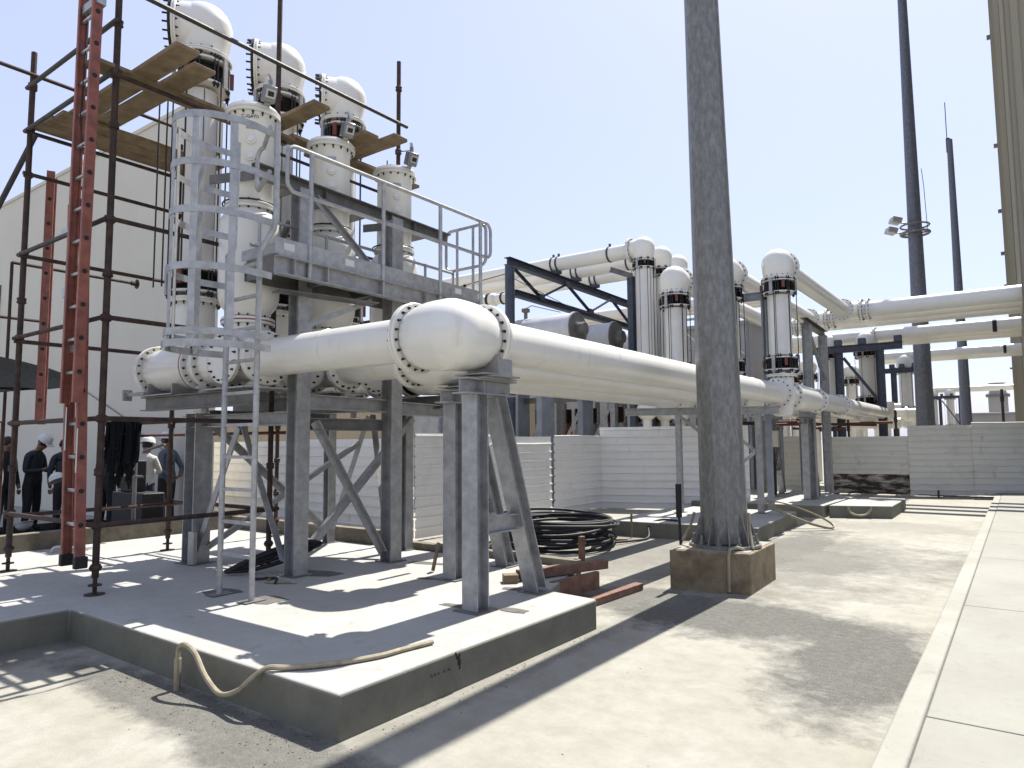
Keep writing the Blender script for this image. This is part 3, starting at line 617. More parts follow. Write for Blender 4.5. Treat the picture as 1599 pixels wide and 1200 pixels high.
# ------------------------------------------------------------------ far risers C with high pipes
lab = ['white riser right of the lamp post with ball head turning back along a high pipe', 'white riser hidden behind the lamp post, ball head just showing at its right edge', 'white riser left of the lamp post with round ball head']
lab2 = ['nearest high white pipe, running back from the ball head and then right', 'second high white pipe of the bundle, turning right below the nearest', 'third high white pipe of the bundle, lowest of the three']
YE = [20.5, 21.45, 22.4]; XE = [-3.70, -4.76, -5.86]
for k in range(3):
    x, y = [-3.70, -4.72, -5.86][k], 14.0
    t = thing('riser_column', lab[k], 'riser', (x, y, 2.85), 'risers beside the lamp post')
    bellows((x, y), 2.97, 3.17, .27, t); seams(x, y, 3.24, 4.42, .215, t); rods(x, y, 3.1, 4.55, .32, t, 7)
    bellows((x, y), 4.48, 4.68, .27, t); flange((x, y, 4.76), (0, 0, 1), .30, t, .05, 16)
    mb = MB(); mb.lathe((x, y, 4.78), (0, 0, 1), [(0, .26), (.1, .285)]+sph(.27, .30, 85, 180, 12), 36); mb.lathe((x, y, 5.05), (0, 1, 0), [(0, .29), (.32, .27)], 36); mb.build('ball_head', 'white', t)
    flange((x, y+.34, 5.05), (0, 1, 0), .33, t, .06, 18)
    t = thing('high_pipe', lab2[k], 'pipe', (x, y+.4, 5.05), 'nearest bundle of high pipes')
    ye = YE[k]; xe = XE[k]
    mb = MB(); mb.tube((x, y+.38, 5.05), (xe, ye-.3, 5.07), R, 28); mb.build('back_run', 'white', t)
    mb = MB(); mb.ball((xe, ye, 5.07), .26, 28, 14); mb.lathe((xe, ye-.38, 5.07), (0, 1, 0), [(0, .22), (.38, .26)], 28); mb.lathe((xe, ye, 5.07), (1, 0, 0), [(0, .26), (.36, .23)], 28); mb.build('elbow', 'white', t)
    flange((xe, ye-.38, 5.07), (0, 1, 0), .30, t, .05, 16); flange((xe+.42, ye, 5.07), (1, 0, 0), .30, t, .05, 16); flange((xe+.58, ye, 5.07), (1, 0, 0), .30, t, .05, 16)
    mb = MB(); mb.tube((xe+.36, ye, 5.07), (.42, ye, 5.07), R+.012, 28); mb.build('side_run', 'white', t)
# goal frames under the elbows
t = thing('pipe_gantry', 'pair of tall galvanised posts under the far elbows right of the riser', 'gantry', (-3.9, 18.2, .25))
for x, y in ((-3.93, 17.15), (-4.02, 19.2)):
    mb = MB(); mb.hb((x, y, .262), (x, y, 4.28), .19, .19, .013, up=V((1, 0, 0))); mb.build('post', 'galv', t)
mb = MB(); mb.hb((-3.93, 16.9, 4.36), (-4.03, 19.5, 4.36), .16, .14, .012); mb.build('beam', 'galvd', t)
for a, b in (((-3.93, 17.3, 4.1), (-4.0, 19.0, 3.1)), ((-4.0, 19.0, 2.9), (-3.93, 17.3, 1.9))):
    mb = MB(); mb.angle(a, b, .07, .008); mb.build('brace', 'galv', t)
t = thing('riser_bracket_frame', 'thin grey post with a side arm reaching the hidden riser behind the lamp post', 'bracket', (-4.1, 14.1, .0))
mb = MB(); mb.bar((-4.06, 14.25, .0), (-4.06, 14.25, 4.62), .10, .12, up=V((0, 1, 0))); mb.build('post', 'bluegrey', t)
mb = MB(); mb.hb((-4.0, 14.2, 4.50), (-5.2, 14.1, 4.50), .09, .16, .01); mb.build('arm', 'bluegrey', t)

# ------------------------------------------------------------------ further bundles crossing right
def bundle(y, x0, z, n, sp, rad, desc, grp, band=None):
    for k in range(n):
        yy = y+sp*k
        t = thing('high_pipe', desc[k], 'pipe', (x0-.1*k, yy, z), grp)
        mb = MB(); mb.tube((x0-.4*k, yy, z), (.42, yy, z), rad, 20); mb.build('pipe', 'white', t)
        if k == 0 and band:
            mb = MB(); mb.lathe((band, yy, z), (1, 0, 0), [(0, rad+.012), (.12, rad+.012)], 20); mb.build('band', 'black', t)
def farbay(y, xs, zt, zb, rad, desc, grp, heads=False):
    for i, x in enumerate(xs):
        t = thing('riser_column', desc[i], 'riser', (x, y, zb-.4), grp)
        mb = MB(); mb.tube((x, y, zb+.25), (x, y, zt-.25), rad*1.05, 20); mb.build('cover_tube', 'plate', t)
        bellows((x, y), zb, zb+.22, rad*1.3, t); bellows((x, y), zt-.22, zt, rad*1.3, t); rods(x, y, zb+.1, zt-.1, rad*1.5, t, 6)
        mb = MB(); mb.lathe((x, y, zt+.03), (0, 0, 1), [(0, rad*1.2), (.1, rad*1.35)]+sph(.28, rad*1.45, 90, 180, 8), 20); mb.build('ball_head', 'white', t)
        mb = MB(); mb.lathe((x, y, zb-.75), (0, 0, 1), [(0, .15), (.05, rad*1.2), (.7, rad*1.3), (.72, rad*1.6), (.745, rad*1.6)], 20); mb.ball((x, y, zb-.4), rad*1.5, 18, 9); mb.build('base_elbow', 'white', t)
def bayframe(y, x0, x1, z, posts, label):
    t = thing('pipe_gantry', label, 'gantry', ((x0+x1)/2, y, 0))
    mb = MB(); mb.hb((x0, y, z), (x1, y, z), .2, .24, .02); mb.build('beam', 'navy', t)
    for x in posts: mb = MB(); mb.hb((x, y-.0, 0), (x, y-.0, z-.125), .24, .24, .02, up=V((1, 0, 0))); mb.build('post', 'navy', t)
    for xx in (x0+.6*(x1-x0), x0+.35*(x1-x0), x1-.12): mb = MB(); mb.box((xx-.11, y-.14, z+.122), (xx+.11, y+.14, z+.32)); mb.build('pipe_shoe', 'navy', t)
    if len(posts) > 1:
        mb = MB(); mb.angle((posts[0]+.15, y, z-.3), (posts[1]-.1, y, 2.9), .1, .012); mb.angle((posts[0]+.13, y, 2.75), (posts[1]-.13, y, 2.75), .09, .012); mb.build('brace', 'navy', t)
b4 = ['white crossing pipe in the middle of the picture height at right, with black band', 'white crossing pipe just behind the black banded one', 'hindmost white crossing pipe of the black banded bundle']
bundle(27.0, -6.9, 5.22, 3, .93, R+.015, b4, 'middle bundle of crossing pipes', -.55)
farbay(27.0, [-4.22, -5.45], 4.72, 2.83, .26, ['white riser behind the dark gantry, in the gap between its posts', 'white riser left of the dark gantry posts'], 'risers behind the dark gantry')
bayframe(26.0, -6.0, -3.0, 4.70, [-4.95, -3.68], 'dark blue steel gantry with diagonal brace carrying the middle crossing pipes')
for xx in (-4.45, -6.2):
    o = flange((xx+.5, 27.0, 5.22), (1, 0, 0), .30, keep[[q.name.startswith('high_pipe') for q in keep].index(True)+3], .06, 14)
b5 = ['white crossing pipe lower at right with narrow black band', 'white crossing pipe behind the one with the narrow band', 'hindmost of the lower crossing pipes at right']
bundle(40.0, -5.6, 5.82, 3, .93, R+.02, b5, 'lower bundle of crossing pipes', -.45)
farbay(40.0, [-4.55], 5.15, 2.95, .30, ['white riser between the dark gantry and the second mast'], 'lone riser')
bayframe(39.0, -5.6, -3.9, 4.98, [-4.95], 'small dark gantry post left of the second mast')
b6 = ['thin distant white crossing pipe right of the second mast', 'distant white crossing pipe behind the thinnest one']
bundle(74.0, -6.8, 6.05, 2, .95, .24, b6, 'distant crossing pipes')
farbay(74.0, [-6.3, -5.0], 5.4, 2.6, .30, ['distant white riser just right of the second mast', 'distant white riser beside the third mast'], 'distant risers')
bayframe(73.0, -6.6, -3.6, 5.3, [-5.7, -4.2], 'distant dark gantry between the second and third masts')

# ------------------------------------------------------------------ high pipes P on the truss (left centre)
lab = ['white riser with ball head at centre, leftmost of three receding ones', 'white riser with ball head, middle of the three receding at centre', 'white riser with ball head, third of the three receding at centre']
lab2 = ['high white pipe crossing above the dark truss, uppermost of three', 'high white pipe crossing above the dark truss, between two others', 'high white pipe crossing above the dark truss, lowest of three']
for k in range(3):
    x, y, z = -7.92, 16.9+1.14*k, 6.75
    t = thing('riser_column', lab[k], 'riser', (x, y, 0), 'receding risers at centre')
    seams(x, y, 2.6, 6.2, .235, t); rods(x, y, 2.8, 6.2, .33, t, 6); bellows((x, y), 6.22, 6.38, .25, t)
    mb = MB(); mb.lathe((x, y, 6.43), (0, 0, 1), [(0, .26), (.1, .28)]+sph(.32, .31, 85, 180, 12), 30); mb.lathe((x, y, z), (-1, 0, 0), [(0, .29), (.32, .26)], 30); mb.build('ball_head', 'white', t)
    flange((x-.36, y, z), (1, 0, 0), .33, t, .07, 16)
    mb = MB(); mb.ball((x, y, 2.4), .28, 20, 10); mb.tube((x, y, .0), (x, y, 2.2), .12); mb.build('base_elbow', 'white', t)
    mb = MB(); mb.bar((x-.36, y-.05, .0), (x-.36, y-.05, 6.0), .16, .16); mb.build('rear_post', 'navy', t)
    mb = MB(); mb.hb((x-.30, y-.1, 6.02), (x-.95, y-.1, 6.30), .12, .14, .012); mb.build('bracket', 'galvd', t)
    t = thing('high_pipe', lab2[k], 'pipe', (x-.4, y, z), 'high pipes on the dark truss')
    mb = MB(); mb.tube((x-.38, y, z), (-19.5, y, z), .205, 28); mb.build('pipe', 'white', t)
    for xx in (-8.95, -10.62, -10.80):
        mb = MB(); mb.lathe((xx, y, z), (1, 0, 0), [(0, .222), (.05, .222)], 28); mb.bar((xx+.025, y, z+.19), (xx+.025, y, z+.30), .05, .05); mb.build('pipe_clamp', 'navy', t)
    mb = MB(); mb.box((-10.84, y-.10, 6.46), (-10.56, y+.10, 6.55)); mb.build('shoe', 'navy', t)
tr = thing('steel_truss', 'dark blue steel truss on a post, zigzag bracing, carrying three high pipes', 'truss', (-10.7, 14.6, 0))
mb = MB(); mb.hb((-10.7, 14.5, 6.36), (-10.85, 22.6, 6.36), .2, .2, .016); mb.build('top_chord', 'navy', tr)
mb = MB(); mb.hb((-10.7, 14.8, 5.55), (-10.85, 22.6, 5.55), .2, .17, .016); mb.build('bottom_chord', 'navy', tr)
mb = MB(); mb.tube((-10.70, 14.62, 0), (-10.70, 14.62, 6.25), .13, 12); mb.build('post', 'navy', tr)
mb = MB(); mb.hb((-10.85, 22.5, 0), (-10.85, 22.5, 6.25), .22, .22, .016, up=V((1, 0, 0))); mb.build('post', 'navy', tr)
zz = [14.7, 16.1, 17.5, 18.9, 20.3, 21.6, 22.5]
for i in range(6):
    a, b = (6.26, 5.64) if i % 2 == 0 else (5.64, 6.26)
    mb = MB(); mb.angle((-10.72, zz[i], a), (-10.74, zz[i+1], b), .07, .01); mb.build('diagonal', 'navy', tr)
    mb = MB(); mb.box((-10.66, zz[i+1]-.13, b-.09), (-10.645, zz[i+1]+.13, b+.09)); mb.build('gusset_plate', 'navy', tr)

# tanks
lab = ['grey horizontal tank left of the others behind the front duct, with bolted end cap', 'grey horizontal tank in the middle, with bolted end cap', 'grey horizontal tank furthest right, mostly behind the riser']
for k in range(3):
    x, y, z = -9.0+.1*k, 15.2+1.9*k, 4.45
    t = thing('grey_tank', lab[k], 'tank', (x-2, y, 0), 'grey tanks with end caps')
    mb = MB(); mb.lathe((x, y, z), (-1, 0, 0), [(0, .46), (.05, .46), (.06, .43), (4.5, .43), (4.7, .36)], 32); mb.build('shell', 'tank', t)
    mb = MB(); mb.lathe((x, y, z), (1, 0, 0), [(.001, .44), (.03, .44), (.035, .2), (.05, .2), (.055, .17), (.24, .17), (.25, .15)], 24); bolts(mb, (x+.03, y, z), (1, 0, 0), .40, 16, .05); mb.build('end_cap', 'galvd', t)
    for xx in (x-1.0, x-3.2): mb = MB(); mb.box((xx-.08, y-.3, 0), (xx+.08, y+.3, z-.33)); mb.build('stand', 'bluegrey', t)
    mb = MB(); mb.tube((x-1.6, y, z+.4), (x-1.6, y, z+.7), .05); mb.tube((x-2.2, y-.1, z+.4), (x-2.2, y-.1, z+.6), .04); mb.box((x-1.68, y-.08, z+.62), (x-1.52, y+.08, z+.72)); mb.path([(x-1.6, y, z+.72), (x-1.4, y, z+.78), (x-.9, y, z+.62), (x-.5, y, z+.5)], .012, 6); mb.build('valve', 'galvd', t)
t = thing('end_valve_pipe', 'short white pipe with two round flanged heads above the front elbow', 'pipe', (-11.8, 15, 5.5))
mb = MB(); mb.ball((-11.95, 15, 5.5), .19, 18, 9); mb.ball((-11.55, 15, 5.5), .19, 18, 9); mb.tube((-11.9, 15, 5.5), (-11.2, 15, 5.5), .14, 18); mb.build('heads', 'white', t)
mb = MB(); mb.lathe((-11.98, 14.96, 5.5), (1, 0, 0), [(0, .20), (.03, .20)], 18); mb.lathe((-11.7, 15, 5.5), (1, 0, 0), [(0, .20), (.04, .20)], 18); mb.lathe((-11.22, 15, 5.5), (1, 0, 0), [(0, .17), (.04, .17)], 18); mb.build('rings', 'bolt', t)
mb = MB(); mb.tube((-11.2, 15, 5.5), (-10.9, 15, 5.5), .14, 18); mb.build('pipe', 'white', t)
mb = MB(); mb.tube((-11.7, 15, 0), (-11.7, 15, 5.35), .05); mb.build('stalk', 'bluegrey', t)
t = thing('high_wire', 'thin cable strung between the posts below the high pipes', 'cable', (-12, 15, 5.9))
mb = MB(); mb.path([(-16, 14.5, 6.0), (-14.0, 14.5, 5.88), (-12.4, 14.55, 5.9), (-10.75, 14.6, 6.05)], .012, 6); mb.path([(-10.7, 14.7, 5.95), (-10.3, 17, 5.45), (-10.5, 20, 5.5)], .01, 6); mb.ball((-13.0, 14.5, 5.9), .05, 8, 6); mb.ball((-12.2, 14.56, 5.91), .05, 8, 6); mb.build('wire', 'black', t)
# far grey building and steel lattice behind the lamp post
t = thing('transformer_hall', 'plain grey wall rising behind the risers and tanks', 'building', (-15, 30, 0))
mb = MB(); mb.box((-22, 30, 0), (-9.2, 36, 6.6)); mb.build('wall', 'greyb', t)
mb = MB(); mb.box((-22.1, 29.85, 6.6), (-9.1, 36.1, 6.75)); mb.build('parapet', 'greyb', t)
mb = MB()
for i in range(9): mb.box((-10.2-1.2*i, 29.93, .2), (-10.1-1.2*i, 29.99, 6.5))
mb.build('pilaster', 'greyb', t)
for i, (x, y) in enumerate(((-6.6, 17.3), (-7.0, 19.4))):
    t = thing('steel_lattice', ['thin grey lattice frame seen between lamp post and riser', 'second thin grey lattice frame behind the riser'][i], 'frame', (x, y, 0), 'thin lattice frames')
    mb = MB()
    for dx in (0, 1.0): mb.bar((x+dx, y, 0), (x+dx, y, 5.0), .07, .07, up=V((0, 1, 0)))
    mb.build('uprights', 'bluegrey', t); mb = MB()
    for zz_ in (2.7, 3.4, 4.1, 4.9): mb.bar((x, y, zz_), (x+1.0, y, zz_), .05, .05)
    mb.build('rails', 'galv', t); mb = MB(); mb.angle((x+.05, y-.05, 4.7), (x+.95, y-.05, 3.9), .08, .01); mb.angle((x+.95, y-.05, 3.7), (x+.05, y-.05, 2.9), .08, .01); mb.build('brace', 'galv', t)

# equipment seen under the ducts, behind the fence
K = 1.32
def kk(x, y, z): return (x*K, y*K, (z-1.6)*K+1.6 if z > .01 else 0)
bay = thing('switchgear_frame', 'row of galvanised posts and diagonals under the long ducts behind the fence', 'steel frame', (-11, 17, 0))
mb = MB(); mb.hb(kk(-11.6, 13.0, 2.52), kk(-6.6, 13.0, 2.52), .14, .16, .01); mb.build('beam', 'galvd', bay)
for x in (-8.28, -7.55, -6.85, -9.6): mb = MB(); mb.bar(kk(x, 13, 0), kk(x, 13, 2.44), .14, .14, up=V((0, 1, 0))); mb.build('post', 'galv', bay)
for x, y in ((-7.9, 14.2), (-7.2, 14.2), (-8.8, 14.2), (-6.4, 14.2)): mb = MB(); mb.bar(kk(x, y, 0), kk(x, y, 2.5), .11, .11, up=V((0, 1, 0))); mb.build('post', 'galvd', bay)
for a, b in (((-8.33, 12.98, 2.35), (-9.3, 12.98, 1.2)), ((-7.6, 12.98, 2.35), (-8.2, 12.98, 1.3)), ((-6.9, 12.98, 2.35), (-7.5, 12.98, 1.3)), ((-9.6, 12.9, 2.3), (-9.0, 12.9, 1.2))):
    mb = MB(); mb.angle(kk(*a), kk(*b), .10, .01); mb.build('brace', 'galv', bay)
for i in range(9):
    x, y, _ = kk(-9.15+.36*i, 13.6+.1*(i % 3), 1)
    t = thing('insulator_post', ['leftmost', 'second', 'third', 'fourth', 'fifth', 'sixth', 'seventh', 'eighth', 'rightmost'][i]+' from the left of the dark insulators under the long ducts', 'insulator', (x, y, 0), 'row of dark insulators under the long ducts')
    prof = []
    for j in range(7): prof += [(j*.07, .075), (j*.07+.03, .13)]
    mb = MB(); mb.lathe((x, y, 2.12), (0, 0, 1), prof, 12); mb.build('shed_stack', 'ceram', t)
    mb = MB(); mb.lathe((x, y, 0), (0, 0, 1), [(0, .13), (1.9, .13), (1.98, .08), (2.12, .08)], 12); mb.build('base_tube', ('ceramw', 'galvd', 'rustred')[i % 3], t)
for i, (x, y, wd, h, m) in enumerate(((-12.3, 13.4, .42, 2.7, 'bluegrey'), (-13.3, 14.2, .9, 2.6, 'bluegrey'), (-14.6, 14, .35, 2.6, 'label'), (-10.9, 13.9, .35, 2.7, 'bluegrey'))):
    t = thing('control_cabinet', ['tall blue grey cabinet column left of the front support', 'wide blue grey cabinet behind the fence', 'pale narrow cabinet behind the fence', 'blue grey cabinet right of the front support'][i], 'cabinet', (x, y, 0))
    mb = MB(); mb.box((x-wd/2, y, 0), (x+wd/2, y+.4, h)); mb.build('body', m, t, bevel=.01)
    mb = MB(); mb.box((x-wd/2+.03, y-.012, .2), (x+wd/2-.03, y-.001, h-.1)); mb.build('door', m, t)
    mb = MB(); mb.box((x-wd/2-.02, y-.03, h), (x+wd/2+.02, y+.42, h+.03)); mb.build('cap', 'galvd', t)
t = thing('equipment_skid', 'dark low machinery crowded behind the fence sheets', 'machinery', (-8, 18, 0))
mb = MB()
for i in range(26):
    x = random.uniform(-9.5, -5.5); y = random.uniform(18.5, 22); h = random.uniform(1.2, 2.4); mb.box((x, y, 0), (x+random.uniform(.1, .45), y+.3, h))
mb.build('cabinets', 'galvd', t)
mb = MB()
for i in range(16):
    x = random.uniform(-9.5, -4.2); y = random.uniform(18.5, 23.5); z = random.uniform(1.8, 2.2); mb = MB(); mb.tube((x, y, z), (x+random.uniform(.4, 1.5), y+random.uniform(-.3, .3), z), .04, 8); mb.build('small_pipe', 'rustred', t)
mb = MB()
for i in range(8): x = -8.8+i*.55; mb.tube((x, 20.5, 0), (x, 20.5, 2.6), .06, 8)
mb.build('stanchions', 'bluegrey', t)
t = thing('pipe_rack', 'long dark brown rail beam under the far elbows', 'beam', (-4, 20, 1.9))
mb = MB(); mb.bar((-6.0, 18.6, 2.05), (-3.7, 24.5, 2.05), .12, .08); mb.build('rail', 'rust', t)
for y, x in ((19.5, -5.65), (22.5, -4.48)): mb = MB(); mb.bar((x, y, 0), (x, y, 2.0), .1, .1, up=V((0, 1, 0))); mb.build('post', 'navy', t)

t = thing('pipe_manifold', 'cluster of small white pipes and elbows low between the dark gantries', 'pipes', (-5, 28, 0))
for i, (x0, y0, z0) in enumerate(((-5.6, 28.5, 2.35), (-5.0, 29.5, 2.2), (-6.4, 29, 2.5), (-4.6, 31, 2.6), (-5.4, 33, 2.9), (-4.9, 36, 2.6))):
    mb = MB(); mb.ball((x0, y0, z0), .27, 16, 8); mb.tube((x0, y0, z0), (x0+1.4, y0+.1, z0), .20, 16); mb.tube((x0, y0, 0), (x0, y0, z0), .12, 12); mb.lathe((x0+.5, y0+.03, z0), (1, .07, 0), [(0, .27), (.07, .27)], 16); mb.lathe((x0+1.0, y0+.07, z0), (1, .07, 0), [(0, .27), (.07, .27)], 16)
    mb.build('elbow_pipe', 'white', t)
for i, (x, y) in enumerate(((-6.9, 30.0), (-7.7, 31.2), (-8.6, 32.5), (-5.9, 33.5))):
    t = thing('riser_column', ['slim white riser far behind, left of the dark gantry', 'second slim white riser far behind the gantry', 'third slim white riser far behind the gantry', 'slim white riser far behind, inside the gantry opening'][i], 'riser', (x, y, 0), 'slim far risers')
    mb = MB(); mb.tube((x, y, 0), (x, y, 4.0), .24, 16); mb.build('cover_tube', 'plate', t); bellows((x, y), 4.02, 4.24, .3, t); rods(x, y, .5, 4.2, .34, t, 6)
    mb = MB(); mb.ball((x, y, 4.55), .36, 18, 9); mb.build('ball_head', 'white', t)
for i, (x, y, L_, z) in enumerate(((-12.5, 24.0, 5.6, 6.5), (-12.0, 25.2, 5.0, 6.6))):
    t = thing('high_pipe', ['distant white pipe crossing behind the end of the dark truss', 'distant white pipe just behind it at the end of the truss'][i], 'pipe', (x, y, 0)); mb = MB(); mb.tube((x-6, y, z), (x+L_, y, z), .24, 18); mb.build('pipe', 'white', t)
t = thing('steel_lattice', 'criss-cross grey lattice steel behind the leftmost centre riser', 'frame', (-9.3, 22, 0), 'thin lattice frames')
for x in (-9.3, -8.2, -7.1): mb = MB(); mb.bar((x, 22, 0), (x, 22, 6.0), .1, .1, up=V((0, 1, 0))); mb.build('upright', 'bluegrey', t)
for z in (2.6, 3.6, 4.6, 5.6): mb = MB(); mb.bar((-9.4, 21.93, z), (-7.0, 21.93, z), .07, .07); mb.build('rail', 'galv', t)
for a, b in ((3.6, 2.6), (4.6, 3.6), (5.6, 4.6)):
    mb = MB(); mb.bar((-9.25, 21.85, a), (-8.25, 21.85, b), .05, .05); mb.build('brace', 'galv', t)
    mb = MB(); mb.bar((-8.15, 21.85, b), (-7.15, 21.85, a), .05, .05); mb.build('brace', 'galv', t)
# block wall and far things
mb = MB(); mb.box((-60, 20, 0), (-13.6, 20.3, 2.92)); tag(mb.build('block_wall', 'block'), 'tan blockwork wall far behind the left fence', 'wall')
t = thing('cooling_tower', 'small grey round cooling tower on a far flat roof at right', 'tower', (-1.75, 90, 4.4))
mb = MB(); mb.box((-2.6, 89, 4.4), (-.9, 91, 6.0)); mb.build('frame_box', 'greyb', t); mb = MB(); mb.box((-2.8, 88.8, 6.01), (-.7, 91.2, 6.25)); mb.build('ledge', 'galvd', t)
mb = MB(); mb.lathe((-1.75, 90, 6.26), (0, 0, 1), [(0, .95), (.3, .75), (1.2, .8)], 20); mb.build('stack', 'greyb', t)
t = thing('flat_building', 'low grey flat roofed building far off at right', 'building', (-2, 92, 0))
mb = MB(); mb.box((-6.0, 92, 0), (4, 100, 4.25)); mb.build('wall', 'greyb', t); mb = MB(); mb.box((-6.1, 91.8, 4.25), (4, 100.1, 4.4)); mb.build('roof_edge', 'greyb', t)

# ------------------------------------------------------------------ buildings left and right
t = thing('rendered_building', 'tall cream rendered building wall behind the scaffold at left', 'building', (-20, 7.3, 0))
mb = MB(); mb.box((-70, 7.3, 0), (-13.0, 7.75, 8.55)); mb.build('wall', 'cream', t)
mb = MB(); mb.box((-70, 7.27, 8.551), (-12.97, 7.78, 8.64)); mb.build('parapet', 'cream', t)
mb = MB(); mb.path([(-23.5, 7.27, 6.2), (-23.55, 7.27, 4.5), (-23.7, 7.27, .3)], .03, 6); mb.build('downpipe', 'galvd', t)
mb = MB(); mb.bar((-15.2, 7.27, 1.9), (-13.4, 7.27, 1.25), .01, .02); mb.bar((-19, 7.27, 3.3), (-15.5, 7.27, 2.1), .01, .02); mb.build('surface_cable', 'galvd', t)
t = thing('clad_building', 'tall beige ribbed metal clad building at the right edge', 'building', (2, 24, 0))
mb = MB()
mb.box((.24, 20.0, 3.4), (14, 32, 26)); mb.box((.5, 27, 0), (14, 31.9, 3.4)); mb.build('wall', 'clad', t)
mb = MB()
y = 20.1
while y < 32: mb.box((.20, y, 3.42), (.239, y+.12, 25.9)); y += .4
x = .34
while x < 6: mb.box((x, 19.955, 3.42), (x+.15, 19.999, 25.9)); x += .4
mb.build('cladding_ribs', 'clad', t)
mb = MB(); mb.box((-.10, 44, 0), (16, 60, 42)); mb.build('rear_wall', 'clad', t)
mb = MB()
y = 44.2
while y < 60: mb.box((-.18, y, .1), (-.101, y+.3, 41.9)); y += .8
x = .0
while x < 2: mb.box((x, 43.92, .1), (x+.25, 43.999, 41.9)); x += .55
mb.build('rear_ribs', 'clad', t)
mb = MB()
for z in (8.2, 11.3, 13.6, 17.2, 23.3): mb.box((-.34, 44.5, z), (-.181, 44.8, z+.14))
for z in (5.2, 6.1, 9.6): mb.box((-.28, 44.5, z), (-.182, 44.7, z+.08))
mb.build('eave_bracket', 'galvd', t)

# ------------------------------------------------------------------ sheet metal fences
def sheet(name, p, q, z0, z1, m, label, pitch=.17, grp='corrugated fence sheets', wav=.0):
    mb = MB(); p = V((*p, 0)); q = V((*q, 0)); d = (q-p).normalized(); nrm = V((d.y, -d.x, 0))
    if nrm.dot(V((0, 0, 0))-p) < 0: nrm = -nrm
    prof = []; z = z0
    while z < z1-.02:
        for dz, o in ((0, 0), (.74, 0), (.78, .028), (.92, .028), (.95, 0)):
            zz = z+dz*pitch
            if zz < z1: prof.append((zz, o))
        z += pitch
    prof.append((z1, 0)); n = len(prof); L = (q-p).length; cols_ = max(2, int(L/.7)); vs = []; fs = []
    for j in range(cols_+1):
        c = p+d*L*j/cols_; wv = wav*math.sin(j*1.7)+random.uniform(-1, 1)*wav*.4; dz = random.uniform(-1, 1)*wav*.3
        for z, o in prof: vs.append(c+nrm*(o+wv*(.3+z/2))+V((0, 0, z+dz)))
        for z, o in prof: vs.append(c+nrm*(o-.006+wv*(.3+z/2))+V((0, 0, z+dz)))
    w_ = 2*n
    for j in range(cols_):
        for i in range(n-1):
            fs.append((j*w_+i, j*w_+i+1, (j+1)*w_+i+1, (j+1)*w_+i)); fs.append((j*w_+n+i+1, j*w_+n+i, (j+1)*w_+n+i, (j+1)*w_+n+i+1))
        fs.append((j*w_+n-1, j*w_+2*n-1, (j+1)*w_+2*n-1, (j+1)*w_+n-1)); fs.append((j*w_+n, j*w_, (j+1)*w_, (j+1)*w_+n))
    for j in (0, cols_):
        for i in range(n-1): fs.append((j*w_+i, j*w_+n+i, j*w_+n+i+1, j*w_+i+1))
    mb.add(vs, fs); return tag(mb.build(name, m), label, 'fence', grp)
sheet('fence_sheet', (-18.5, 8.42), (-11.2, 8.41), .04, 1.64, 'fence', 'white corrugated fence sheet seen behind the cage ladder foot', wav=.02)
sheet('fence_sheet', (-11.24, 8.38), (-8.12, 8.38), .04, 1.67, 'fence', 'white corrugated fence sheet seen between the middle and rear frame columns', wav=.015)
sheet('fence_sheet', (-8.08, 8.38), (-8.02, 10.3), .03, 1.75, 'fence', 'taller white corrugated sheet starting the angled fence run behind the front support', wav=.015)
sheet('fence_sheet', (-8.10, 10.32), (-8.14, 12.6), .04, 1.70, 'fence', 'white corrugated fence sheet above and behind the cable coil', wav=.025)
sheet('fence_sheet', (-8.10, 12.62), (-8.12, 14.76), .04, 1.735, 'fence', 'white corrugated fence sheet between the coil and the inner corner of the fence', wav=.02)
sheet('fence_sheet', (-8.16, 14.76), (-4.95, 15.8), .03, 1.93, 'fence', 'white corrugated fence sheet just left of and behind the lamp post', wav=.012)
sheet('fence_sheet', (-6.7, 20.9), (-5.9, 21.4), .03, 1.60, 'fence2', 'cream corrugated sheet seen behind the beige junction box', wav=.01)
sheet('fence_sheet', (-6.3, 22.9), (-5.3, 23.3), .03, 1.72, 'fence2', 'bent cream corrugated sheet between the two far supports', wav=.03)
sheet('fence_sheet', (-4.75, 22.30), (-2.56, 22.58), .60, 1.68, 'fence2', 'white corrugated sheet hung above the rusted one at right', wav=.012)
sheet('fence_sheet', (-4.75, 22.36), (-2.42, 22.66), .03, .66, 'rustsheet', 'rusted and peeling lower fence sheet at right', pitch=.11, wav=.01)
sheet('fence_sheet', (-2.60, 22.56), (-1.05, 23.18), .02, 1.97, 'fence2', 'grey white corrugated sheet right of the rusted one', wav=.03)
sheet('fence_sheet', (-1.10, 23.12), (1.6, 24.3), .04, 2.05, 'fence2', 'grey white corrugated sheet at the far right edge', wav=.035)
mb = MB()
for i in range(9): mb.bar((-2.4+.3*i, 22.35, .05+.0*i), (-2.1+.3*i, 22.45, .05), .03, .03)
mb.bar((-1.9, 22.3, 0), (-1.9, 22.3, .2), .05, .05); tag(mb.build('fence_bottom_rail', 'rust'), 'thin rusty rail lying along the foot of the right fence', 'rail')
for i, (x, y, z) in enumerate(((-2.98, 23.4, 2.45), (-.38, 24.3, 3.0), (-4.2, 23.0, 2.2))):
    mb = MB(); mb.tube((x, y, 0), (x, y, z), .035, 8); mb.tube((x, y, z-.35), (x, y, z-.2), .05, 8); tag(mb.build('fence_post', 'rust'), ['rusty pole poking above the fence left of the second mast', 'rusty pole poking above the fence at the right edge', 'short rusty pole behind the hung fence sheet'][i], 'pole', 'rusty poles behind the right fence')
mb = MB(); mb.bar((-8.42, 8.5, 0), (-8.42, 8.5, 1.85), .06, .09); tag(mb.build('fence_post', 'label'), 'pale square fence post beside the corner of the left fence', 'post')

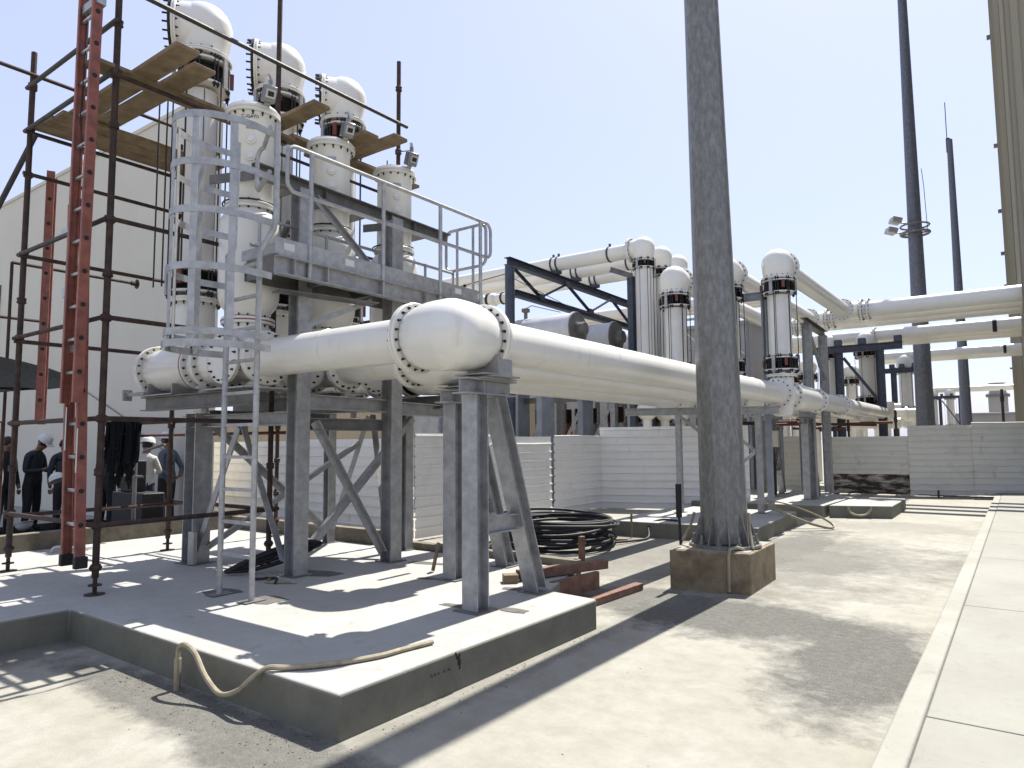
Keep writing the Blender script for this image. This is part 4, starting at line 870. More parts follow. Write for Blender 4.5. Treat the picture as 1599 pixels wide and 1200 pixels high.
# ------------------------------------------------------------------ masts
def mast(x, y, r0, r1, h, label, z0=0, m='mastd', tilt=(0, 0)):
    t = thing('lamp_post', label, 'mast', (x, y, z0), 'tall steel masts')
    mb = MB(); n = 8; mb.lathe((x, y, z0), (tilt[0], tilt[1], 1), [((h-z0)*i/n, r0+(r1-r0)*i/n) for i in range(n+1)], 20); mb.build('shaft', m, t, ang=12); return t
t = mast(-2.745, 7.80, .258, .104, 16.5, 'huge weathered steel lamp post on a brown footing at centre right', .47, 'mast', (-.012, -.003))
mb = MB(); mb.lathe((-2.745, 7.80, .43), (0, 0, 1), [(0, .39), (.03, .39)], 32); mb.build('base_flange', 'mast', t)
gs = MB()
for i in range(10):
    a = 2*pi*i/10+.15; d = V((math.cos(a), math.sin(a), 0)); c = V((-2.745, 7.80, .461)); s = V((-d.y, d.x, 0))*.006
    vs = [c+d*.262-s, c+d*.37-s, c+d*.262-s+V((0, 0, .30)), c+d*.262+s, c+d*.37+s, c+d*.262+s+V((0, 0, .30))]
    gs.add(vs, [(0, 1, 2), (5, 4, 3), (0, 3, 4, 1), (1, 4, 5, 2), (2, 5, 3, 0)])
gs.build('gusset', 'mast', t)
for i in range(10):
    a = 2*pi*i/10+.46; c = V((-2.745+math.cos(a)*.335, 7.80+math.sin(a)*.335, .46)); mb = MB(); mb.tube(c, c+V((0, 0, .10)), .017, 8); mb.lathe(c, (0, 0, 1), [(0, .032), (.035, .032)], 6); mb.build('anchor_bolt', 'mast', t)
# faint marks on the mast
t2 = t
ft = thing('lamp_footing', 'rough brown painted concrete footing block of the huge lamp post', 'footing', (-2.72, 7.8, 0))
mb = MB(); mb.prism([(-3.16, 7.22), (-2.34, 7.40), (-2.37, 8.40), (-3.25, 8.22)], -.02, .42); mb.build('block', 'brownpaint', ft, bevel=.014)
mb = MB(); mb.prism([(-3.13, 7.26), (-2.37, 7.43), (-2.40, 8.36), (-3.21, 8.18)], .4205, .426); mb.build('mortar_top', 'kerb', ft)
mb = MB(); mb.prism([(-3.05, 7.36), (-2.55, 7.46), (-2.58, 8.0), (-3.1, 7.95)], .4265, .4295); mb.build('dark_grout', 'brownpaint', ft)
mb = MB(); mb.path([(-2.45, 7.52, .44), (-2.50, 7.45, .47), (-2.545, 7.36, .45), (-2.55, 7.335, .38), (-2.55, 7.33, .02)], .018, 8); mb.path([(-2.38, 7.62, .44), (-2.45, 7.75, .62), (-2.47, 7.80, .8)], .016, 8)
tag(mb.build('conduit_pipe', 'hose'), 'thin beige conduit running down the right of the brown lamp footing', 'conduit'); mb = MB()
mb.path([(-3.18, 7.6, .45), (-3.08, 7.62, .62), (-3.02, 7.62, .80)], .016, 8)
tag(mb.build('conduit_pipe', 'hose'), 'short beige conduit rising at the left of the lamp post base', 'conduit')
mb = MB(); mb.tube((-3.11, 7.42, .45), (-3.12, 7.42, .80), .016, 8); mb.bar((-3.12, 7.42, .75), (-3.12, 7.42, 1.12), .05, .05, up=V((0, 1, 0))); tag(mb.build('black_stub_post', 'black'), 'short black stub standing at the left of the huge lamp post', 'stub')
t = mast(-2.93, 31, .34, .12, 24, 'tall dark mast with floodlights, second from the left')
mb = MB()
mb.path([V((-2.93+math.cos(a)*.5, 31+math.sin(a)*.5, 9.65)) for a in [2*pi*i/20 for i in range(20)]], .05, 6, closed=True); mb.path([V((-2.93+math.cos(a)*.5, 31+math.sin(a)*.5, 9.95)) for a in [2*pi*i/20 for i in range(20)]], .035, 6, closed=True)
for a in (0, pi/2, pi, -pi/2): mb.bar((-2.93, 31, 9.65), (-2.93+math.cos(a)*.5, 31+math.sin(a)*.5, 9.65), .05, .05)
mb.build('ring_bracket', 'galvd', t)
for (dx, dy, dz) in ((-.65, -.1, .05), (-.45, -.4, .35)):
    c = V((-2.93+dx, 31+dy, 9.75+dz)); mb = MB(); mb.bar(c, c+V((-.3, -.15, .1)), .5, .22, up=V((-.3, -.2, .8))); mb.bar(c+V((.02, 0, -.05)), c+V((.45, .1, -.15)), .06, .05); mb.build('floodlight', 'galv', t, bevel=.02)
mb = MB(); mb.path([(-2.5, 31, 9.7), (-2.55, 31, 11.5), (-2.60, 31, 12.2)], .012, 5); mb.build('cable', 'black', t)
t = mast(-2.34, 45, .29, .14, 18.3, 'slimmer far mast with a lightning rod on top')
mb = MB(); mb.tube((-2.42, 45, 17.6), (-2.42, 45, 18.4), .10, 8); mb.tube((-2.46, 45, 18.3), (-2.46, 45, 20.5), .022, 6); mb.build('lightning_rod', 'navy', t)

# ------------------------------------------------------------------ scaffolding
sf = thing('tube_scaffold', 'rusty tube scaffold tower at left wrapped round the tall risers', 'scaffold', (-7.8, 4.2, .25))
SX = (-8.89, -6.84); SY = (2.96, 4.70, 6.70)
stand = [(-8.89, 2.96, 6.08), (-6.84, 2.96, 7.8), (-8.89, 4.70, 5.6), (-6.84, 4.76, 7.5), (-6.84, 6.72, 6.98), (-8.89, 6.3, 4.2)]
LV = [.87, 1.84, 2.78, 3.72, 4.64, 5.15, 5.66]
for x, y, zt in stand:
    mb = MB(); mb.tube((x, y, .40), (x, y, zt), .030, 10)
    o = mb.build('standard', 'rust', sf)
    for z in LV+[zt-.4, 3.2, 1.35]:
        if z < zt: b = MB(); b.lathe((x, y, z-.035), (0, 0, 1), [(0, .036), (.01, .048), (.035, .042), (.06, .048), (.07, .036)], 10); b.build('coupler', 'rust', o)
    b = MB(); b.lathe((x, y, .251), (0, 0, 1), [(0, .09), (.008, .09)], 8); b.lathe((x, y, .26), (0, 0, 1), [(0, .02), (.16, .02)], 8); b.lathe((x, y, .33), (0, 0, 1), [(0, .06), (.012, .06)], 8); b.lathe((x, y, .46), (0, 0, 1), [(0, .04), (.03, .055), (.06, .04)], 10); b.build('base_jack', 'rust', o)
def ledger(p, q, m='rust', r=.0235):
    mb = MB(); mb.tube(p, q, r, 8); mb.build('ledger', m, sf)
for z in (.87, 1.84, 2.78, 3.72, 4.64, 5.15, 5.66):
    if z not in (4.64,): ledger((-8.95, 2.925, z), (-6.78, 2.925, z), 'rust' if z < 3 else 'scafd')
for z in (.87, 1.84, 2.78, 3.72, 5.13): ledger((-6.805, 2.9, z), (-6.805, 4.85, z))
for z in (.84, 2.74, 3.70, 4.64, 5.12, 5.80): ledger((-8.86, 2.2 if z > 5.5 else 2.9, z), (-8.86, 4.9 if z < 5.5 else 5.1, z))
ledger((-10.9, 4.74, 1.90), (-3.9 if False else -6.5, 4.74, 1.90), 'rust', .03); ledger((-10.4, 4.80, 1.72), (-6.5, 4.80, 1.72), 'rustred', .018)
for z in (.87, 2.80): ledger((-8.95, 4.735, z), (-6.7, 4.735, z))
for z in (3.5, 4.05, 4.6, 5.0): ledger((-6.88, 4.6, z), (-6.88, 6.8, z), 'scafd', .02)
ledger((-8.8, 6.65, 4.0), (-6.8, 6.65, 4.0), 'scafd', .02); ledger((-8.8, 6.65, 4.9), (-6.8, 6.65, 4.9), 'scafd', .02); ledger((-8.8, 6.65, 3.3), (-6.8, 6.65, 3.3), 'scafd', .02)
ledger((-6.835, -.2, 6.03), (-6.80, 6.85, 6.06), 'scafd', .026)
mb = MB(); mb.tube((-8.84, 3.0, 5.12), (-10.6, 2.6, 2.9), .03, 8); mb.build('diagonal', 'scafd', sf)
mb = MB()
for x, y in ((-7.98, 3.95), (-7.85, 3.98), (-7.97, 4.55), (-7.2, 6.0), (-7.25, 6.9)): mb = MB(); mb.tube((x, y, 3.4), (x, y, 5.7), .009, 6); mb.build('hanger_rod', 'bolt', sf)
# ties
for i, (a, b) in enumerate((((-10.6, 3.4, 4.0), (-10.6, 5.0, 4.0)), ((-11.6, 3.2, 3.42), (-11.6, 4.2, 3.42)))):
    mb = MB(); mb.tube(a, b, .022, 8); c = V(b); mb.lathe(c, (0, 1, 0), [(0, .075), (.01, .075)], 8); mb.tube(c-V((0, .08, 0)), c, .035, 8); mb.tube(a, (a[0], a[1], .0), .02, 8)
    tag(mb.build('wall_prop', 'rust'), ['long rusty screw prop ending in a plate, seen right of the red ladder', 'short rusty screw prop ending in a plate at the left edge'][i], 'prop', 'rusty screw props')
# planks
def plank(p, q, label, w=.225, t=.042, m='wood'):
    mb = MB(); p = V(p); q = V(q); n = 6; s = (q-p); pts = [p+s*i/n+V((0, 0, random.uniform(-.004, .004))) for i in range(n+1)]
    a, sd, tt = frame(s)
    vs = []; fs = []
    for c in pts:
        for x, y in ((-1, -1), (1, -1), (1, 1), (-1, 1)): vs.append(c+sd*x*w/2+tt*y*t/2)
    for i in range(n):
        for k in range(4): l = (k+1) % 4; fs.append((i*4+k, i*4+l, i*4+4+l, i*4+4+k))
    fs += [(3, 2, 1, 0), tuple(n*4+k for k in range(4))]
    mb.add(vs, fs); return tag(mb.build('scaffold_plank', m, bevel=.006), label, 'plank', 'wooden scaffold planks')
zb = 5.20
for i in range(3): plank((-8.78+.24*i, 2.98+.02*i, zb), (-8.78+.24*i, 4.92-.0*i, zb), ['wooden plank at the left edge of the scaffold deck, running away', 'wooden plank second from the left of the scaffold deck, running away', 'wooden plank third from the left of the scaffold deck, running away'][i])
plank((-8.95, 3.22, zb+.046), (-6.02, 3.22, zb+.046), 'long crosswise plank whose end juts furthest left under the first dome head')
plank((-8.75, 3.47, zb+.046), (-6.22, 3.50, zb+.046), 'long crosswise plank behind the jutting one, brighter underside')
plank((-8.85, 4.60, zb+.046), (-7.95, 4.60, zb+.046), 'short plank at the far left corner of the deck')
plank((-6.94, 2.75, zb+.02), (-6.94, 5.0, zb+.02), 'plank running away past the first vessel top', .24); plank((-6.93, 4.95, zb+.066), (-6.91, 7.1, zb+.066), 'plank running away past the second vessel top', .24)
plank((-7.25, 4.72, zb+.09), (-5.98, 4.72, zb+.09), 'short crosswise plank end between the first two vessels')
plank((-7.2, 5.82, zb+.09), (-5.88, 5.82, zb+.09), 'short crosswise plank end between the last two vessels, nearest the far post')
plank((-7.25, 5.55, zb+.09), (-6.1, 5.55, zb+.09), 'short crosswise plank behind the middle monitor box')
plank((-8.5, 5.3, 4.35), (-7.95, 6.6, 4.35), 'low plank seen between the vessels against the sky', .2)

# ------------------------------------------------------------------ red ladders
def ladder(label, segs, name='extension_ladder'):
    t = thing(name, label, 'ladder', segs[0][0][0])
    for (a0, a1), (b0, b1) in segs:
        a0, a1, b0, b1 = map(V, (a0, a1, b0, b1)); side = (a1-a0).normalized()
        for p, q in ((a0, b0), (a1, b1)):
            d = (q-p).normalized(); nn = side.cross(d).normalized(); mb = MB()
            mb.bar(p, q, .012, .085, up=nn); s_ = 1 if p == a0 else -1
            mb.bar(p+nn*.0365+side*s_*.018, q+nn*.0365+side*s_*.018, .024, .012, up=nn); mb.bar(p-nn*.0365+side*s_*.018, q-nn*.0365+side*s_*.018, .024, .012, up=nn)
            mb.build('side_rail', 'red', t)
        L = (b0-a0).length; d = (b0-a0).normalized(); z = .28
        while z < L-.1:
            mb = MB(); p = a0+d*z; q = a1+(b1-a1).normalized()*z; mb.tube(p, q, .017, 8); rg = mb.build('rung', 'alu', t)
            for c, s_ in ((p, -1), (q, 1)): hol = MB(); hol.lathe(c+side*s_*.007, side*s_, [(0, .022), (.004, .022)], 10); hol.build('rung_end', 'black', rg)
            z += .305
    return t
t = ladder('long red two section extension ladder hooked on the front of the scaffold', [
    (((-7.14, 2.83, .60), (-6.85, 2.83, .60)), ((-7.34, 2.83, 3.92), (-7.06, 2.83, 3.92))),
    (((-7.11, 2.75, 1.98), (-6.84, 2.75, 1.98)), ((-7.02, 2.72, 6.1), (-6.70, 2.72, 6.1)))])
mb = MB()
for x in (-7.14, -6.85): mb.bar((x+.01, 2.83, .50), (x+.01, 2.83, .605), .06, .11, up=V((0, 1, 0)))
mb.build('rubber_foot', 'black', t, bevel=.01)
for a_, b_ in (((-7.33, 2.77, 3.0), (-7.13, 2.80, 3.10)), ((-7.05, 2.70, 5.68), (-6.68, 2.78, 5.76)), ((-7.36, 2.75, 3.62), (-7.10, 2.8, 3.67)), ((-7.2, 2.76, 2.45), (-6.95, 2.79, 2.52))): mb = MB(); mb.box(a_, b_); mb.build('guide_bracket', 'alu', t)
mb = MB(); mb.box((-7.163, 2.783, 1.55), (-7.146, 2.7875, 1.95)); mb.build('warning_label', 'label', t); mb = MB(); mb.box((-6.912, 2.783, 1.35), (-6.895, 2.7875, 1.75)); mb.build('warning_label', 'label', t)
mb = MB(); mb.path([(-6.94, 2.74, 5.9), (-6.93, 2.7, 4.6), (-6.9, 2.72, 4.4), (-6.93, 2.74, 4.3)], .006, 5); mb.build('pull_rope', 'black', t)
ladder('red ladder seen edge on behind the left scaffold post', [(((-9.35, 3.35, 1.85), (-9.60, 3.47, 1.85)), ((-9.35, 3.35, 4.92), (-9.60, 3.47, 4.92)))])

# ------------------------------------------------------------------ hose, coil, timbers, bits
mb = MB(); mb.path([(-4.55, 2.50, .0), (-4.55, 2.50, .20)], .022, 10)
tag(mb.build('pipe_stub', 'hose'), 'short upright plastic pipe stub against the slab face', 'pipe stub')
def smooth(pts, n=6):
    pts = [V(p) for p in pts]; out = []
    for i in range(len(pts)-1):
        p0, p1, p2, p3 = pts[max(i-1, 0)], pts[i], pts[i+1], pts[min(i+2, len(pts)-1)]
        for k in range(n):
            t = k/n; out.append(.5*((2*p1)+(-p0+p2)*t+(2*p0-5*p1+4*p2-p3)*t*t+(-p0+3*p1-3*p2+p3)*t**3))
    out.append(pts[-1]); return out
mb = MB(); mb.path(smooth([(-4.55, 2.50, .19), (-4.54, 2.50, .27), (-4.46, 2.50, .30), (-4.34, 2.50, .26), (-4.20, 2.49, .15), (-4.02, 2.48, .085), (-3.86, 2.49, .13), (-3.78, 2.52, .20), (-3.70, 2.58, .268), (-3.60, 2.66, .270), (-3.45, 2.85, .268), (-3.33, 3.12, .268), (-3.30, 3.33, .268), (-3.26, 3.55, .268)]), .0165, 8)
tag(mb.build('garden_hose', 'hose'), 'beige hose looping off the pipe stub and lying along the slab edge', 'hose')
cc = thing('cable_coil', 'big coil of thick black cable lying on the ground behind the front support', 'cable coil', (-6.0, 9.2, 0))
for j in range(16):
    rx = random.uniform(.66, 1.0); ry = rx*random.uniform(.9, 1.1); cx = -6.02+random.uniform(-.14, .14); cy = 9.30+random.uniform(-.15, .15); ph = random.uniform(0, 6.28); z0 = .03+.024*j; tl = random.uniform(-.05, .05)
    pts = []
    for i in range(40):
        a = 2*pi*i/40; pts.append(V((cx+math.cos(a)*rx*(1+.03*math.sin(3*a+ph)), cy+math.sin(a)*ry*(1+.03*math.cos(2*a+ph)), z0+.03*math.sin(a+ph)+abs(tl)*.5+.02*math.sin(2*a+ph*2)+.02)))
    mb = MB(); mb.path(pts, .024, 8, closed=True); mb.build('cable_loop', 'black', cc)
mb = MB(); mb.path(smooth([(-6.9, 9.0, .10), (-6.98, 8.7, .18), (-6.9, 8.5, .06), (-6.6, 8.3, .03), (-6.1, 8.2, .03)]), .024, 8); mb.build('cable_end', 'black', cc)
mb = MB(); mb.path(smooth([(-5.2, 9.6, .05), (-5.05, 10.1, .03), (-5.0, 10.6, .03), (-5.1, 10.85, .2), (-5.0, 11.1, .27), (-4.7, 11.1, .27)]), .018, 8); tag(mb.build('loose_cable', 'black'), 'single black cable leading from the coil to the slab behind', 'cable')
mb = MB()
for j in range(9):
    c = V((-6.35+random.uniform(-.06, .06), 4.50, .42)); d = V((.28, .30, .12)); s = V((.05*random.uniform(-1, 1), -.05*random.uniform(-1, 1), .05+.03*random.uniform(-1, 1)))
    pts = [c-d*1.2+s*.2, c-d*.5+s, c+d*.5+s*1.2, c+d*1.1, c+d*.6-s, c-d*.4-s, c-d*1.15-s*.3]
    mb.path(smooth([p if p.z > .28 else V((p.x, p.y, .28)) for p in pts], 5), .011, 6)
mb.path(smooth([(-6.4, 4.3, .275), (-6.2, 4.15, .27), (-6.05, 4.3, .27), (-5.85, 4.15, .27)]), .012, 6)
tag(mb.build('cable_bundle', 'black'), 'small tied bundle of black cables on the slab behind the cage ladder', 'cable bundle')
mb = MB(); mb.path(smooth([(-6.30, 4.35, .262), (-6.12, 4.30, .262), (-6.0, 4.15, .262), (-5.86, 4.22, .262), (-5.72, 4.30, .262)]), .011, 6); tag(mb.build('beige_cord', 'hose'), 'thin beige cord on the slab by the middle column foot', 'cord')
def timber(p, q, w, h, m, label): mb = MB(); mb.bar(p, q, w, h); return tag(mb.build('timber', m, bevel=.004), label, 'timber', 'timbers by the slab corner')
timber((-4.02, 5.60, .31), (-3.62, 6.62, .31), .10, .09, 'woodred', 'upper reddish timber resting across the slab corner')
timber((-3.72, 5.72, .17), (-3.62, 6.45, .17), .05, .18, 'woodred', 'dark reddish formwork board standing on edge under the upper timber')
timber((-3.50, 5.55, .04), (-3.42, 7.0, .04), .10, .07, 'woodred', 'lower reddish timber on the ground outside the slab')
timber((-4.00, 6.78, .20), (-4.00, 6.78, .55), .05, .07, 'woodred', 'short upright timber peg behind the upper timber')
timber((-4.1, 5.46, .29), (-4.0, 5.56, .29), .13, .08, 'wood', 'grey timber offcut left of the front leaning leg')
timber((-5.05, 5.50, .26), (-5.02, 5.56, .55), .06, .02, 'wood', 'thin wooden stake standing tilted on the slab')
timber((-5.5, 9.9, .03), (-5.15, 10.15, .03), .12, .05, 'wood', 'short timber offcut on the ground right of the cable coil')
timber((-5.28, 10.55, .01), (-5.30, 10.62, .40), .03, .03, 'wood', 'thin stick leaning on the slab behind the lamp post')
hp = thing('hose_hoop', 'thin tan coil of hose propped on edge on the ground right of the lamp post', 'hose coil', (-3.3, 14.0, .3))
for j in range(3):
    mb = MB(); c = V((-3.30+.03*j, 13.3, .20)); e1 = V((.50, .30, -.22)); e2 = V((-.12, .42, .16))*.55
    mb.path([c+e1*math.cos(a)*(1-.04*j)+e2*math.sin(a)*(1-.04*j)+V((0, 0, .06)) for a in [2*pi*i/30 for i in range(30)]], .012, 6, closed=True); mb.build('loop', 'hose', hp)
mb = MB(); mb.path(smooth([(-2.92, 15.62, .24), (-2.90, 15.60, .14), (-2.78, 15.62, .07), (-2.62, 15.72, .08), (-2.54, 15.78, .18), (-2.54, 15.8, .24)]), .025, 8); tag(mb.build('pipe_hoop', 'hose'), 'white bent pipe loop on the face of the small far slab', 'pipe loop')
mb = MB(); mb.path(smooth([(-10.0, 3.80, .25), (-9.98, 3.82, .30), (-9.94, 3.92, .30), (-9.93, 3.95, .25)]), .02, 8); tag(mb.build('pipe_hoop', 'label'), 'small white bent pipe on the big slab at the left', 'pipe loop')
# scribble on the slab face
mb = MB(); x = -3.030
def stroke(pts, r=.004): mb.path([V((x-.0, y, z)) for y, z in pts], r, 5)
for y0 in (3.28, 3.31, 3.345, 3.40, 3.44): stroke([(y0, .15), (y0+.012, .165), (y0+.02, .148), (y0+.03, .152)], .0025)
stroke([(3.52, .245), (3.535, .20), (3.55, .215), (3.545, .16), (3.565, .19), (3.56, .13)], .006); stroke([(3.53, .23), (3.56, .235), (3.555, .2)], .006)
tag(mb.build('marker_scribble', 'mark'), 'black marker scribble on the right face of the big slab', 'writing')

# ------------------------------------------------------------------ shade cloth and hanging bundle
def cloth(name, rows, label, m='net'):
    mb = MB(); n = len(rows[0]); vs = []; fs = []
    for r_ in rows: vs += [V(p) for p in r_]
    top = len(vs); vs += [v-V((0, 0, .006)) for v in vs]; k = len(rows)
    for i in range(k-1):
        for j in range(n-1):
            fs.append((i*n+j, i*n+j+1, (i+1)*n+j+1, (i+1)*n+j)); fs.append((top+i*n+j, top+(i+1)*n+j, top+(i+1)*n+j+1, top+i*n+j+1))
    for j in range(n-1): fs.append((j, top+j, top+j+1, j+1)); a = (k-1)*n; fs.append((a+j, a+j+1, top+a+j+1, top+a+j))
    for i in range(k-1): fs.append((i*n, (i+1)*n, top+(i+1)*n, top+i*n)); a = n-1; fs.append((i*n+a, top+i*n+a, top+(i+1)*n+a, (i+1)*n+a))
    mb.add(vs, fs, False); return tag(mb.build(name, m), label, 'shade cloth')
tip = V((-10.0, 4.12, 2.40)); rows = []
for i in range(7):
    s = i/6; a = V((-10.6, 1.6, 2.72))*(1-s)+V((-9.3, 2.1, 2.10))*s; mid = V((-10.2, 3.45, 2.86))*(1-s)+V((-9.5, 3.5, 2.26))*s+V((0, 0, -.06*math.sin(pi*s)+.02*math.sin(9*s)))
    row = []
    for j in range(9):
        t = j/8; p = a*(1-t)**2+mid*2*t*(1-t)+tip*t*t; p.z += .015*math.sin(j*2+i*2.2)*(1-t); row.append(p)
    rows.append(row)
cloth('shade_cloth', rows, 'black shade cloth sagging to a point at the left edge')
rows = [[(-12.2, 3.0, 2.5), (-11.9, 3.3, 2.5), (-11.6, 3.62, 2.5)], [(-12.2, 3.0, 2.35), (-12.0, 3.15, 2.33), (-11.85, 3.35, 2.3)], [(-12.2, 3.0, 2.1), (-12.15, 3.05, 2.1), (-12.1, 3.1, 2.1)]]
cloth('shade_cloth', rows, 'small black cloth corner hanging under the shade cloth at left')
mb = MB()
for i in range(60):
    x = random.uniform(-10.55, -9.75); y = 4.72+random.uniform(-.10, .04); L = random.uniform(.25, .85); wv = random.uniform(-.08, .08)
    if i % 3 == 0: L = min(L, .5)
    mb.path(smooth([(x, y, 1.93), (x+wv*.5, y, 1.90-L*.5), (x+wv, y-.03, 1.88-L), (x+wv+.05, y-.03, 1.86-L+.06), (x+wv*.6+.03, y, 1.9-L*.45), (x+.03, y, 1.92)], 4), random.choice((.010, .016, .022)), 6)
for i in range(14):
    c = V((random.uniform(-10.4, -9.8), 4.66, random.uniform(1.15, 1.8))); rr_ = random.uniform(.04, .09); mb.path([c+V((math.cos(a)*rr_, .02*math.sin(2*a), math.sin(a)*rr_)) for a in [2*pi*k/12 for k in range(12)]], .012, 6, closed=True)
tag(mb.build('harness_bundle', 'net'), 'tangle of black harness straps and hooks hanging from the scaffold rail', 'harnesses')
ms = thing('work_stand', 'dark machine stand with crossbar among the workers', 'stand', (-11.2, 5.0, 0))
mb = MB(); mb.box((-11.9, 5.35, 0), (-10.9, 5.7, .85)); mb.box((-11.7, 5.38, .85), (-11.3, 5.6, 1.35)); mb.build('body', 'black', ms, bevel=.02)
mb = MB(); mb.tube((-10.85, 5.2, 0), (-10.85, 5.2, 1.6), .03); mb.tube((-11.5, 5.2, 1.12), (-10.6, 5.2, 1.12), .02); mb.tube((-10.6, 5.2, 1.5), (-10.2, 5.3, 1.6), .02); mb.build('arm', 'galvd', ms)
gt = thing('red_barrier', 'thin red tubular barrier at the left edge', 'barrier', (-12.6, 3.9, 0))
mb = MB(); mb.path([(-13.2, 3.6, .6), (-13.2, 3.6, 1.95), (-12.35, 3.95, 1.95), (-12.35, 3.95, .6)], .025, 8); mb.tube((-13.2, 3.6, 1.1), (-12.35, 3.95, 1.1), .02); mb.build('frame', 'rustred', gt)

# ------------------------------------------------------------------ people
def skinned(name, verts, edges, radii, mats_fn, mats_, parent=None, sub=2, root=0):
    me = bpy.data.meshes.new(name); base = wl.get(parent.as_pointer(), V((0, 0, 0))) if parent else V((0, 0, 0))
    me.from_pydata([V(v) for v in verts], edges, [])
    o = bpy.data.objects.new(name, me); C.objects.link(o)
    s = o.modifiers.new('s', 'SKIN'); s.use_smooth_shade = True
    for i, r_ in enumerate(radii):
        me.skin_vertices[0].data[i].radius = r_ if isinstance(r_, tuple) else (r_, r_); me.skin_vertices[0].data[i].use_root = (i == root)
    b = o.modifiers.new('b', 'SUBSURF'); b.levels = sub; b.render_levels = sub
    dg = bpy.context.evaluated_depsgraph_get(); nm = bpy.data.meshes.new_from_object(o.evaluated_get(dg)); bpy.data.objects.remove(o)
    nm.materials.clear()
    for m_ in mats_: nm.materials.append(M[m_])
    for p in nm.polygons: p.material_index = mats_fn(p.center); p.use_smooth = True
    nm.name = name; o = bpy.data.objects.new(name, nm); C.objects.link(o)
    if parent: o.parent = parent
    return o
def person(label, x, y, face, H=1.74, shirt='navycloth', trousers='blackcloth', lean=0, arms='phone', hat=True, z0=0, head=0):
    t = thing('person', label, 'person', (x, y, z0)); t.rotation_euler = (0, 0, face)   # local: +Y forward, +X right
    k = H/1.74
    def P(a, b, c):
        if c > .92:   # lean forward at hips
            h = c-.92; b2 = b+math.sin(lean)*h; c2 = .92+h*math.cos(lean); return (a*k, b2*k+.0, c2*k)
        return (a*k, b*k, c*k)
    v = [P(0, 0, .95), P(0, .01, 1.12), P(0, .0, 1.32), P(0, -.01, 1.44), P(0, .01+head*.03, 1.50), P(0, .03+head*.06, 1.58), P(0, .04+head*.08, 1.68),
         P(.17, 0, 1.40), P(-.17, 0, 1.40)]
    e = [(0, 1), (1, 2), (2, 3), (3, 4), (4, 5), (5, 6), (3, 7), (3, 8)]; rd = [(.165, .12), (.155, .115), (.175, .12), (.12, .09), .052, (.072, .085), (.07, .088), .065, .065]
    A = {'phone': [(.235, .03, 1.12), (.12, .28, 1.14), (.06, .36, 1.18)], 'down': [(.24, -.02, 1.12), (.23, .06, .88), (.22, .09, .80)], 'back': [(.27, -.10, 1.12), (.12, -.19, .98), (.04, -.2, .97)], 'fold': [(.24, .10, 1.14), (.02, .24, 1.16), (-.08, .25, 1.18)]}[arms]
    for sgn in (1, -1):
        a = A if not (arms == 'hold' and sgn < 0) else A
        i = len(v); sh = 7 if sgn > 0 else 8
        for j, q in enumerate(a): v.append(P(q[0]*sgn, q[1]+(.02 if sgn < 0 else 0), q[2]))
        e += [(sh, i), (i, i+1), (i+1, i+2)]; rd += [.05, .038, (.036, .022)]
    wrists = [(len(v)-4, len(v)-5), (len(v)-1, len(v)-2)]
    for sgn in (1, -1):
        i = len(v); v += [P(.10*sgn, 0, .86), P(.11*sgn, .02, .50), P(.115*sgn, -.02, .09), P(.12*sgn, .10, .05)]; e += [(0, i), (i, i+1), (i+1, i+2), (i+2, i+3)]; rd += [(.10, .10), .075, .055, (.045, .04)]
    hz = v[4][2]
    hands = [V(v[wrists[0][0]]), V(v[wrists[1][0]])]
    def fn(c):
        if c.z < .09*k: return 3
        if c.z < .93*k and not any((c-h).length < .16 for h in hands): return 1
        for h in hands:
            if (c-h).length < .10: return 2
        if c.z > hz-.005 and abs(c.x) < .14: return 2
        return 0
    body = skinned('body', v, e, rd, fn, [shirt, trousers, 'skin', 'blackcloth'], t)
    # fingers
    for wi, wj in wrists:
        h = V(v[wi]); d = (h-V(v[wj])).normalized(); s = d.cross(V((0, 0, 1))).normalized() if abs(d.z) < .9 else V((1, 0, 0)); up = s.cross(d)
        fv = []; fe = []; fr_ = []
        mb = MB()
        for q in range(4):
            b0 = h+d*.02+s*(q-1.5)*.019; L = (.07, .08, .075, .06)[q]; mb.path([b0, b0+d*L*.55-up*.012, b0+d*L-up*.035], .0088, 6)
        b0 = h+s*.03; mb.path([b0, b0+s*.02+d*.03, b0+s*.025+d*.06], .0095, 6)
        off = MB(); off.v, off.f, off.sm = mb.v, mb.f, mb.sm
        me = bpy.data.meshes.new('fingers'); me.from_pydata(off.v, [], off.f); me.materials.append(M['skin']); o = bpy.data.objects.new('fingers', me); C.objects.link(o); o.parent = t
    def local(mb, name, m, ang=50, par=None):
        me = bpy.data.meshes.new(name); me.from_pydata(mb.v, [], mb.f); me.polygons.foreach_set('use_smooth', mb.sm); me.materials.append(M[m]); me.set_sharp_from_angle(angle=math.radians(ang))
        o = bpy.data.objects.new(name, me); C.objects.link(o); o.parent = par or t; return o
    hc = V(v[6])+V((0, 0, -.02)); fw = V((0, math.cos(head*.5+lean*.5), -math.sin(head*.5+lean*.5))); upv = V((0, -fw.z, fw.y))
    mb = MB(); mb.ball(hc-fw*.005+upv*.005, .098, 16, 10, (.86, 1, 1.05)); local(mb, 'hair', 'hairm')
    mb = MB(); mb.lathe(hc+fw*.085-upv*.03, fw, [(0, .018), (.03, .008)], 8)
    for s in (1, -1): mb.ball(hc+V((.083*s, -.01, -.01)), .022, 8, 5, (.5, 1, 1.3))
    mb.ball(hc+fw*.045-upv*.055, .06, 12, 8, (.9, .9, 1)); local(mb, 'face', 'skin')
    mb = MB()
    for s in (1, -1): mb.ball(hc+fw*.102-upv*.005+V((.03*s, 0, 0)), .010, 6, 4)
